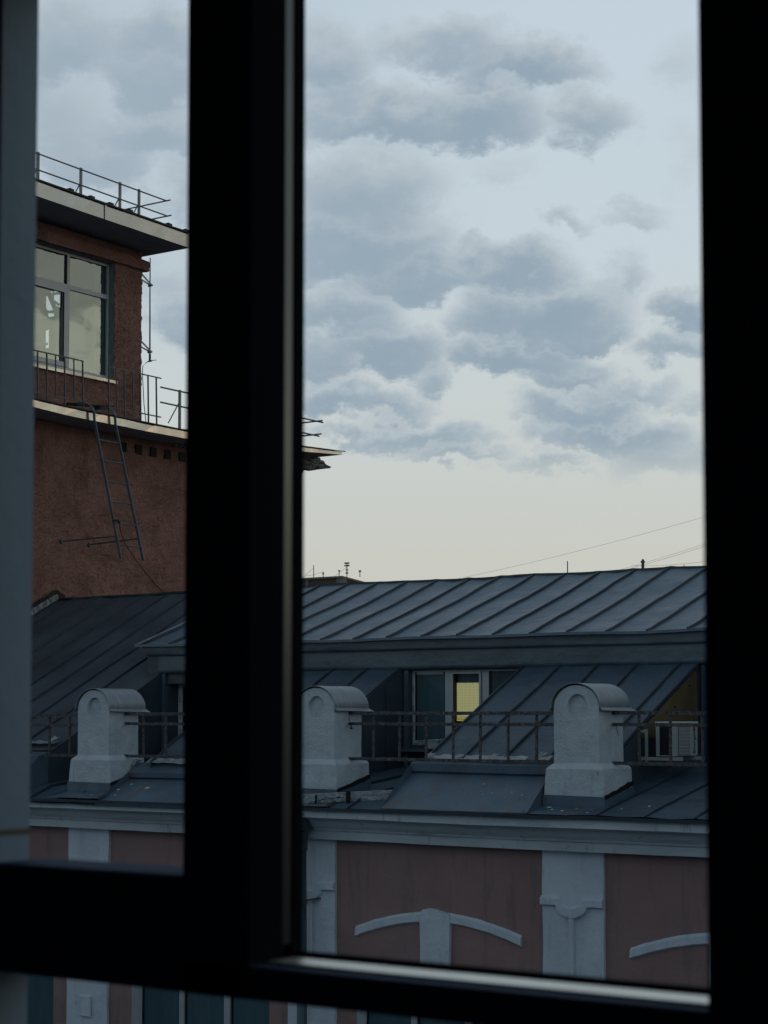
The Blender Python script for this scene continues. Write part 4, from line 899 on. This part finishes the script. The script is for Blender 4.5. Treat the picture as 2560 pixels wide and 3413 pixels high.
lo = [(18.2, 5.22, 5.35), (22.0, 5.20, 5.33), (22.9, 5.155, 5.30), (24.1, 5.14, 5.285), (26.0, 5.13, 5.27), (27.5, 5.17, 5.30), (29.3, 5.29, 5.39), (30.95, 5.395, 5.455)]
tower_roof(lo, -22.65, 6, 0, 0)
m = MB()
for (ya, ba, ta), (yb, bb, tb) in zip(lo, lo[1:]): m.quad((-22.655, ya, ba+.01), (-22.655, yb, bb+.01), (XT-6.4, yb, bb+.01), (XT-6.4, ya, ba+.01))
m.build('soffit', M_SOFFIT, TB)
def zlo(y):
    for (ya, ba, ta), (yb, bb, tb) in zip(lo, lo[1:]):
        if ya <= y <= yb: return ta+(tb-ta)*(y-ya)/(yb-ya)
    return lo[-1][2]
m = MB(); n = 90; vs = []
for i in range(n+1):
    y = 18.2+(31.0-18.2)*i/n; z = zlo(min(y, 30.95)); hump = .10*math.exp(-((y-27.2)/.9)**2)+.04*nz((0, y, 0), 1.1)
    vs += [(-22.60, y, z-.002), (-22.60, y, z+.016), (-23.1, y, z+.07+max(0, hump)), (-24.2, y, z+.22+hump), (-29.0, y, z+.3)]
m.add(vs, [(i*5+j, i*5+j+1, (i+1)*5+j+1, (i+1)*5+j) for i in range(n) for j in range(4)]); m.build('roof', M_BLACKROOF, TB)
m = MB(); m.box((XT-6, 18.5, 5.105), (XT-.3, 31.0, 5.20)); m.build('slab', M_SOFFIT, TB)
# crumbling concrete band at the far end of the lower roof
m = MB(); m.prismx([(26.5, 5.10), (30.6, 5.12), (31.45, 5.22), (31.5, 5.26), (31.30, 5.30), (31.25, 5.36), (31.15, 5.38), (31.1, 5.42), (26.5, 5.22)], XT-3, XT+.05); m.build('concrete_band', M_SPECK, TB, cut=.10, rough=.035, rs=7)
# square vent holes: solid black blocks stand in for the shade inside
for y in (25.13, 25.545, 25.95, 26.355, 26.76, 27.2):
    m = MB(); m.box((XT-.05, y-.08, 4.845), (XT+.034, y+.08, 5.015)); m.build('vent_hole', M_TAR, TB, rough=.006, rs=20)
# upper railing of the tower
tr = thing('rooftop_railing', (-22.8, 23.5, 9.0), 'galvanised two-rail pipe railing along the tall tower roof edge', 'railing')
tz = lambda y, z0: z0-.019*(y-22.3)
for z0, ye in ((9.605, 25.63), (9.325, 25.66)):
    m = MB(); m.tube([(-22.8, 18.5, tz(18.5, z0)), (-22.8, ye, tz(ye, z0))], .014, 8); m.tube([(-22.70, ye-.02, tz(ye, z0)-.002), (-25.6, ye-.02, tz(ye, z0)-.002)], .014, 8); m.build('rail', M_GALV, tr)
for y in (19.3, 20.3, 21.3, 22.34, 23.38, 24.38, 24.885):
    m = MB(); m.box((-22.83, y-.024, zt_(y)-.0), (-22.80, y+.024, tz(y, 9.64))); m.bar((-22.85, y, tz(y, 9.34)), (-22.98, y-.08, zt_(y)+.05), .018, .018); m.box((-23.06, y-.12, zt_(y)+.045), (-22.9, y-.03, zt_(y)+.085)); m.build('post', M_GALV, tr)
m = MB(); m.bar((-23.9, 25.5, 9.5), (-23.9, 25.5, 9.1), .03); m.build('post', M_GALV, tr)
# balcony rail sections on the lower roof
def balu(y0, y1, ys, label, legs, zt0=6.2, zb0=5.48):
    t = thing('baluster_railing', (-22.8, (y0+y1)/2, 5.35), label, 'railing', 'dark steel railings on the lower tower roof')
    m = MB(); m.bar((-22.8, y0, zt0), (-22.8, y1, zt0-.004), .022, .012, up=(1, 0, 0)); m.build('top_rail', M_STEELD, t)
    m = MB(); m.bar((-22.8, y0, zb0), (-22.8, y1, zb0-.004), .022, .012, up=(1, 0, 0)); m.build('lower_rail', M_STEELD, t)
    for i, y in enumerate(ys):
        m = MB(); m.bar((-22.8, y+.025, 5.3 if i in legs else zb0), (-22.8, y, zt0), .022 if i in legs else .018); m.build('baluster', M_STEELD, t)
balu(20.2, 23.47, [20.5, 20.72, 20.94, 21.15, 21.36, 21.57, 21.77, 21.97, 22.17, 22.363, 22.581, 22.79, 23.01, 23.235, 23.452], 'dark baluster railing left of the ladder, below the tower window', (10, 12, 14, 9))
balu(24.11, 25.51, [24.11, 24.306, 24.518, 24.74, 24.94, 25.147, 25.37], 'dark baluster railing right of the ladder at the tower corner', (0, 2, 4, 5, 6))
rr = thing('lower_roof_railing', (-22.85, 28, 5.5), 'pipe railing with braced posts on the far end of the lower tower roof', 'railing')
for z0, ye in ((6.045, 30.55), (5.765, 30.42)):
    m = MB(); m.tube([(-22.85, 25.55, z0), (-22.85, ye, z0-.03 if z0 < 6 else z0-.01)], .016, 8); m.build('rail', M_GALV, rr)
    m = MB(); m.tube([(-22.72, 30.32 if z0 < 6 else 30.36, z0-.005), (-27, 30.32 if z0 < 6 else 30.36, z0-.005)], .016, 8); m.build('rail', M_GALV, rr)
for y in (26.09, 27.7, 29.2):
    m = MB(); m.box((-22.87, y-.025, 5.3), (-22.84, y+.025, 6.07)); m.bar((-22.88, y, 5.82), (-23.05, y-.1, 5.45), .018); m.build('post', M_GALV, rr)
# dark plank on the roof behind the ladder
t = MB(); t.bar((-22.95, 23.2, 5.42), (-22.86, 24.28, 5.50), .12, .03)
tag(t.build('plank', M_TAR), 'short black plank lying on the lower tower roof behind the ladder hooks', 'plank')

# ladder
ld = thing('ladder', (-22.3, 24.0, 2.7), 'grey steel ladder hooked over the lower tower roof edge and hanging down the stucco', 'ladder')
def st(y_t, y_r):
    top = Vector((-22.57, y_t, 5.13)); rod = Vector((-22.10, y_r, 3.09)); d = rod-top; end = top+d*1.19
    return top, rod, end
S1 = st(23.525, 23.60); S2 = st(24.055, 24.17)
for S in (S1, S2):
    top, rod, end = S; w = .045
    m = MB(); pts = [end, top, top+Vector((.004, 0, .10))]
    m.bar(end, top, .016, .052, up=(1, 0, .2)); m.build('stile', M_LADDER, ld)
    m = MB(); hk = [top+Vector((0, 0, -.02)), top+Vector((-.005, -.01, .16)), top+Vector((-.03, -.02, .23)), top+Vector((-.09, -.05, .29)), top+Vector((-.17, -.08, .31)), top+Vector((-.40, -.12, .30))]
    for a, b in zip(hk, hk[1:]): m.bar(a, b, .05, .016, up=(1, 0, 1))
    m.build('hook', M_LADDER, ld)
for f_ in (.165, .345, .525, .70, .885, 1.075):
    a = S1[0].lerp(S1[1], f_); b = S2[0].lerp(S2[1], f_)
    m = MB(); m.tube([a, b], .013, 8); m.build('rung', M_LADDER, ld)
for (S, y, z) in ((S1, 23.5842, 3.065), (S2, 24.2805, 3.06)):
    m = MB(); m.tube([(XT-.02, y, z), (XT+.04, y, z)], .045, 8); m.tube([(XT, y, z), (S[1].x, S[1].y, S[1].z)], .014, 8); m.build('wall_rod', M_LADDER, ld)
# cable knotted to the ladder
t = MB(); k0 = S1[0].lerp(S1[1], .885)
pts = [k0+Vector((.02, -.03, .02)), k0+Vector((.05, .04, .05)), k0+Vector((.05, .10, -.03)), k0+Vector((.05, .11, -.12)), Vector((-22.0, 23.72, 2.95))]
a, b = Vector((-22.0, 23.72, 2.95)), Vector((-20.85, 23.50, 2.0))
for i in range(1, 13): f_ = i/12; pts.append(a.lerp(b, f_)-Vector((0, 0, .05*math.sin(PI*f_))))
t.tube(pts, .009, 6); t.tube([k0+Vector((.03, -.05, .03)), k0+Vector((.05, .05, .045)), k0+Vector((.05, .09, 0))], .022, 6)
tag(t.build('black_cable', M_WIRE), 'thin black cable tied to the ladder and running down to the metal ridge', 'cable')
# whip antenna
an = thing('whip_antenna', (-23.72, 26.2, 6.7), 'tall thin whip antenna on two brackets at the tower corner', 'antenna')
m = MB(); m.tube([(-23.72, 26.2, 8.72), (-23.72, 26.2, 8.0), (-23.71, 26.2, 6.86)], [.010, .012, .016], 8); m.tube([(-23.71, 26.2, 6.86), (-23.71, 26.2, 6.74)], .022, 8); m.tube([(-23.66, 26.14, 6.72), (-23.62, 26.28, 6.75)], .008, 6); m.tube([(-23.77, 26.2, 6.72), (-23.66, 26.2, 6.72)], .01, 6); m.build('mast', M_STEELD, an)
for z in (8.18, 6.90):
    m = MB(); m.bar((-23.50, 25.62, z+.16), (-23.66, 26.18, z), .035, .008, up=(1, 0, 0)); m.bar((-23.50, 25.62, z+.02), (-23.68, 26.15, z), .03, .008, up=(1, 0, 0)); m.tube([(-23.76, 26.2, z), (-23.66, 26.2, z)], .02, 8); m.build('bracket', M_GALV, an)
m = MB(); m.tube([(-23.71, 26.2, 6.74), (-23.76, 26.16, 6.70), (-23.80, 26.1, 6.62), (-23.80, 26.1, 6.4), (-23.76, 26.1, 5.9), (-23.7, 26.1, 5.5)], .008, 6); m.build('lead', M_WIRE, an)

# ================================================================== far things
db = thing('brick_block', (-95, 126, -12), 'distant flat-roofed brick and concrete block rising just above the ridge', 'building')
foot = [(-115, 120), (-87.8, 120), (-91.0, 128.2), (-118, 128.2)]
def loop(m, z0, z1, g=0.):
    c = (-101, 124)
    P = [(x+(g if x > c[0] else -g), y-(g if y < c[1] else -g)) for x, y in foot]; n = 4
    m.add([(x, y, z0) for x, y in P]+[(x, y, z1) for x, y in P], [(i, (i+1) % n, (i+1) % n+n, i+n) for i in range(n)]+[(0, 1, 2, 3), (4, 5, 6, 7)])
m = MB(); loop(m, -12, 10.98); m.build('wall', M_FARW, db)
m = MB(); loop(m, 10.98, 11.14, .15); m.build('parapet', M_CONC, db)
m = MB(); m.box((-88.3, 119.9, 9), (-87.72, 120.5, 11.0)); m.box((-100, 119.92, 10.2), (-88.3, 119.98, 10.42))
for x in (-91.4, -94.5): m.box((x, 119.90, 9), (x+.25, 119.97, 10.98))
m.build('pier', M_CONC, db)
def aer(name, x, h, label, arms=()):
    t = thing(name, (x, 121.5, 11.1), label, 'antenna', 'aerials on the distant block')
    m = MB(); m.tube([(x, 121.5, 11.1), (x, 121.5, h)], .035, 6); m.build('mast', M_STEELD, t)
    for z, w in arms: m = MB(); m.box((x-w, 121.45, z-.06), (x+w, 121.55, z+.06)); m.build('panel', M_STEELD, t)
    return t
kx = 121.5/120
aer('aerial', -90.66*kx, 12.3, 'tall thin aerial with guy wires on the distant block roof, left')
aer('aerial', -89.7*kx, 11.72, 'short aerial on the distant block roof, between the two tall masts', ((11.55, .06),))
aer('aerial', -87.33*kx, 12.32, 'mast with stacked panel antennas on the distant block roof', ((12.3, .22), (12.1, .22), (11.75, .08), (11.5, .1)))
aer('aerial', -88.1*kx, 11.75, 'thin rod beside the panel antenna mast on the distant block', ((11.72, .06),))
aer('aerial', -86.05*kx, 11.15+.45, 'small bent rod at the right end of the distant block', ((11.6, .1),))
t = MB(); t.tube([(-90.66*kx, 121.5, 12.1), (-91.9*kx, 121.5, 11.2)], .012, 4); t.tube([(-87.3*kx, 121.5, 12.0), (-88.7*kx, 121.5, 11.2)], .012, 4); t.tube([(-93*kx, 121.5, 11.35), (-91.9*kx, 121.5, 11.4), (-90.6*kx, 121.5, 11.5), (-89.7*kx, 121.5, 11.72)], .012, 4)
tag(t.build('guy_wires', M_WIREF), 'thin guy wires between the aerials on the distant block', 'wires')
def wire(p, q, Y, label, sag=.0, r=.012):
    a = Vector((p[0]*Y, Y, p[1]*Y)); b = Vector((q[0]*Y, Y*.94, q[1]*Y*.94)); b.x = q[0]*Y*.94; d = b-a
    pts = []
    for i in range(31):
        f_ = -.25+1.6*i/30; pt = a+d*f_; pt.z += sag*((f_-.5)**2-.25)*Y; pts.append(pt)
    t = MB(); t.tube(pts, r, 5); return tag(t.build('overhead_wire', M_WIREF), label, 'wire', 'overhead wires in the sky')
wire((-.6405, .0871), (-.4679, .1164), 60, 'longest overhead wire, rising from mid ridge to the right window edge', .006, .0045)
wire((-.5283, .0868), (-.4681, .1003), 60, 'upper of the two close overhead wires above the vent pipe', .0015, .0045)
wire((-.5240, .0868), (-.4681, .0990), 60, 'lower of the two close overhead wires above the vent pipe', .0015, .005)
wire((-.507, .0893), (-.4682, .0900), 60, 'almost level overhead wire just above the ridge at right', .002, .005)

# ================================================================== OUR SIDE: window, reveal, dark room
YW, YB = 2.0, 2.12
wf = thing('window_frame', (-1.6, 2.0, -.9), 'out-of-focus black window frame in the foreground with mullion and crossbar', 'window frame')
XLJ, XM0, XM1, XRJ = -2.128, -1.7405, -1.624, -.9365
m = MB(); m.box((XLJ-.35, YW, -.95), (XLJ, YW+.004, 1.45)); m.build('jamb', M_FRAME, wf)
m = MB(); m.box((XM0, YW, -.388), (XM1, 2.06, 1.45)); mu = m.build('mullion', M_FRAME, wf, bevel=.0005)
m = MB(); m.box((XM0+.03, 2.06, -.388), (XM1-.001, 2.081, 1.45)); m.box((XM1, YW+.001, -.3424), (XM1+.0015, 2.06, 1.45)); m.box((XM0+.03, 2.104, -.388), (XM1-.001, YB+.007, 1.45)); m.box((XM0+.03, 2.081, -.388), (XM1-.012, 2.104, 1.45)); m.build('rebate', M_FRAMES, mu)  # includes a thin plate added over the mullion side to darken it
m = MB(); m.box((XM1-.012, 2.081, -.325), (XM1-.003, 2.104, 1.45)); m.build('side_strip', M_ALUD, mu, bevel=.003)
m = MB(); m.box((XRJ-.001, YW, -.95), (XRJ+.6, YB, 1.45)); m.build('jamb', M_FRAME, wf, bevel=.0005)
m = MB(); m.box((XLJ, YW, -.3885), (XM0, YB, -.2245)); m.build('crossbar', M_FRAME, wf, bevel=.006)
m = MB(); m.box((XM0, YW, -.388), (XRJ, YB, -.3425)); cb = m.build('crossbar', M_FRAME, wf, bevel=.003)
m = MB(); m.box((XM1+.006, YW+.034, -.3424), (XRJ-.012, YB-.028, -.3388)); m.build('sill_strip', M_ALU, cb, bevel=.0015)
m = MB(); m.box((XM1, YB-.012, -.3424), (XRJ, YB, -.3335)); m.build('rear_lip', M_FRAMES, cb)
m = MB(); m.box((XLJ, YW, 1.172), (XM0, YB, 1.45)); m.box((XM1, YW, 1.38), (XRJ, YB, 1.45)); m.build('head', M_FRAME, wf, bevel=.006)
m = MB(); m.box((XLJ, YW, -1.0), (XRJ, YB, -.95)); m.build('bottom_rail', M_FRAME, wf)
# our own wall around the window, its pale plastered reveal, and the unlit room behind the camera
nb = thing('plaster_wall', (-2.6, 2.2, -12), 'pale plastered outer edge of the viewer\'s wall at the left side of the window', 'wall')
ext = .088
m = MB()
m.box((-2.60, YW+.0045, -1.2), (XLJ, 2.081, 1.6)); rvm = m.build('reveal', M_OUTER, nb)
m = MB(); m.box((XLJ-.01, YW+.006, -.184), (XLJ+.0015, 2.083, -.176)); m.build('joint', mat('ochre_joint', (.16, .13, .08), None, .9), nb)
m = MB()
W_ = (-30, 25, -12, 2.4)
m.box((W_[0], YW+.0045, W_[2]), (-2.601, 2.079, W_[3])); m.box((XRJ+.3, YB+.001, W_[2]), (W_[1], YB+ext, W_[3])); m.box((-2.60, YW+.0045, W_[2]), (XRJ+.299, YB+ext-.002, -1.2)); m.box((-2.60, YW+.0045, 1.6), (XRJ+.299, YB+ext-.002, W_[3]))
m.build('wall', M_OUTER, nb)
m = MB(); x0, x1, y0, y1, z0, z1 = -5., 3., -3., YW-.001, -1.7, 1.5
m.quad((x0, y0, z0), (x1, y0, z0), (x1, y1, z0), (x0, y1, z0)); m.quad((x0, y0, z1), (x1, y0, z1), (x1, y1, z1), (x0, y1, z1)); m.quad((x0, y0, z0), (x0, y1, z0), (x0, y1, z1), (x0, y0, z1)); m.quad((x1, y0, z0), (x1, y1, z0), (x1, y1, z1), (x1, y0, z1)); m.quad((x0, y0, z0), (x1, y0, z0), (x1, y0, z1), (x0, y0, z1))
m.quad((x0, y1, z0), (XLJ-.3, y1, z0), (XLJ-.3, y1, z1), (x0, y1, z1)); m.quad((XRJ+.5, y1, z0), (x1, y1, z0), (x1, y1, z1), (XRJ+.5, y1, z1)); m.quad((XLJ-.3, y1, z0), (XRJ+.5, y1, z0), (XRJ+.5, y1, -.96), (XLJ-.3, y1, -.96)); m.quad((XLJ-.3, y1, 1.42), (XRJ+.5, y1, 1.42), (XRJ+.5, y1, z1), (XLJ-.3, y1, z1))
tag(m.build('room', M_ROOM), kind='structure')
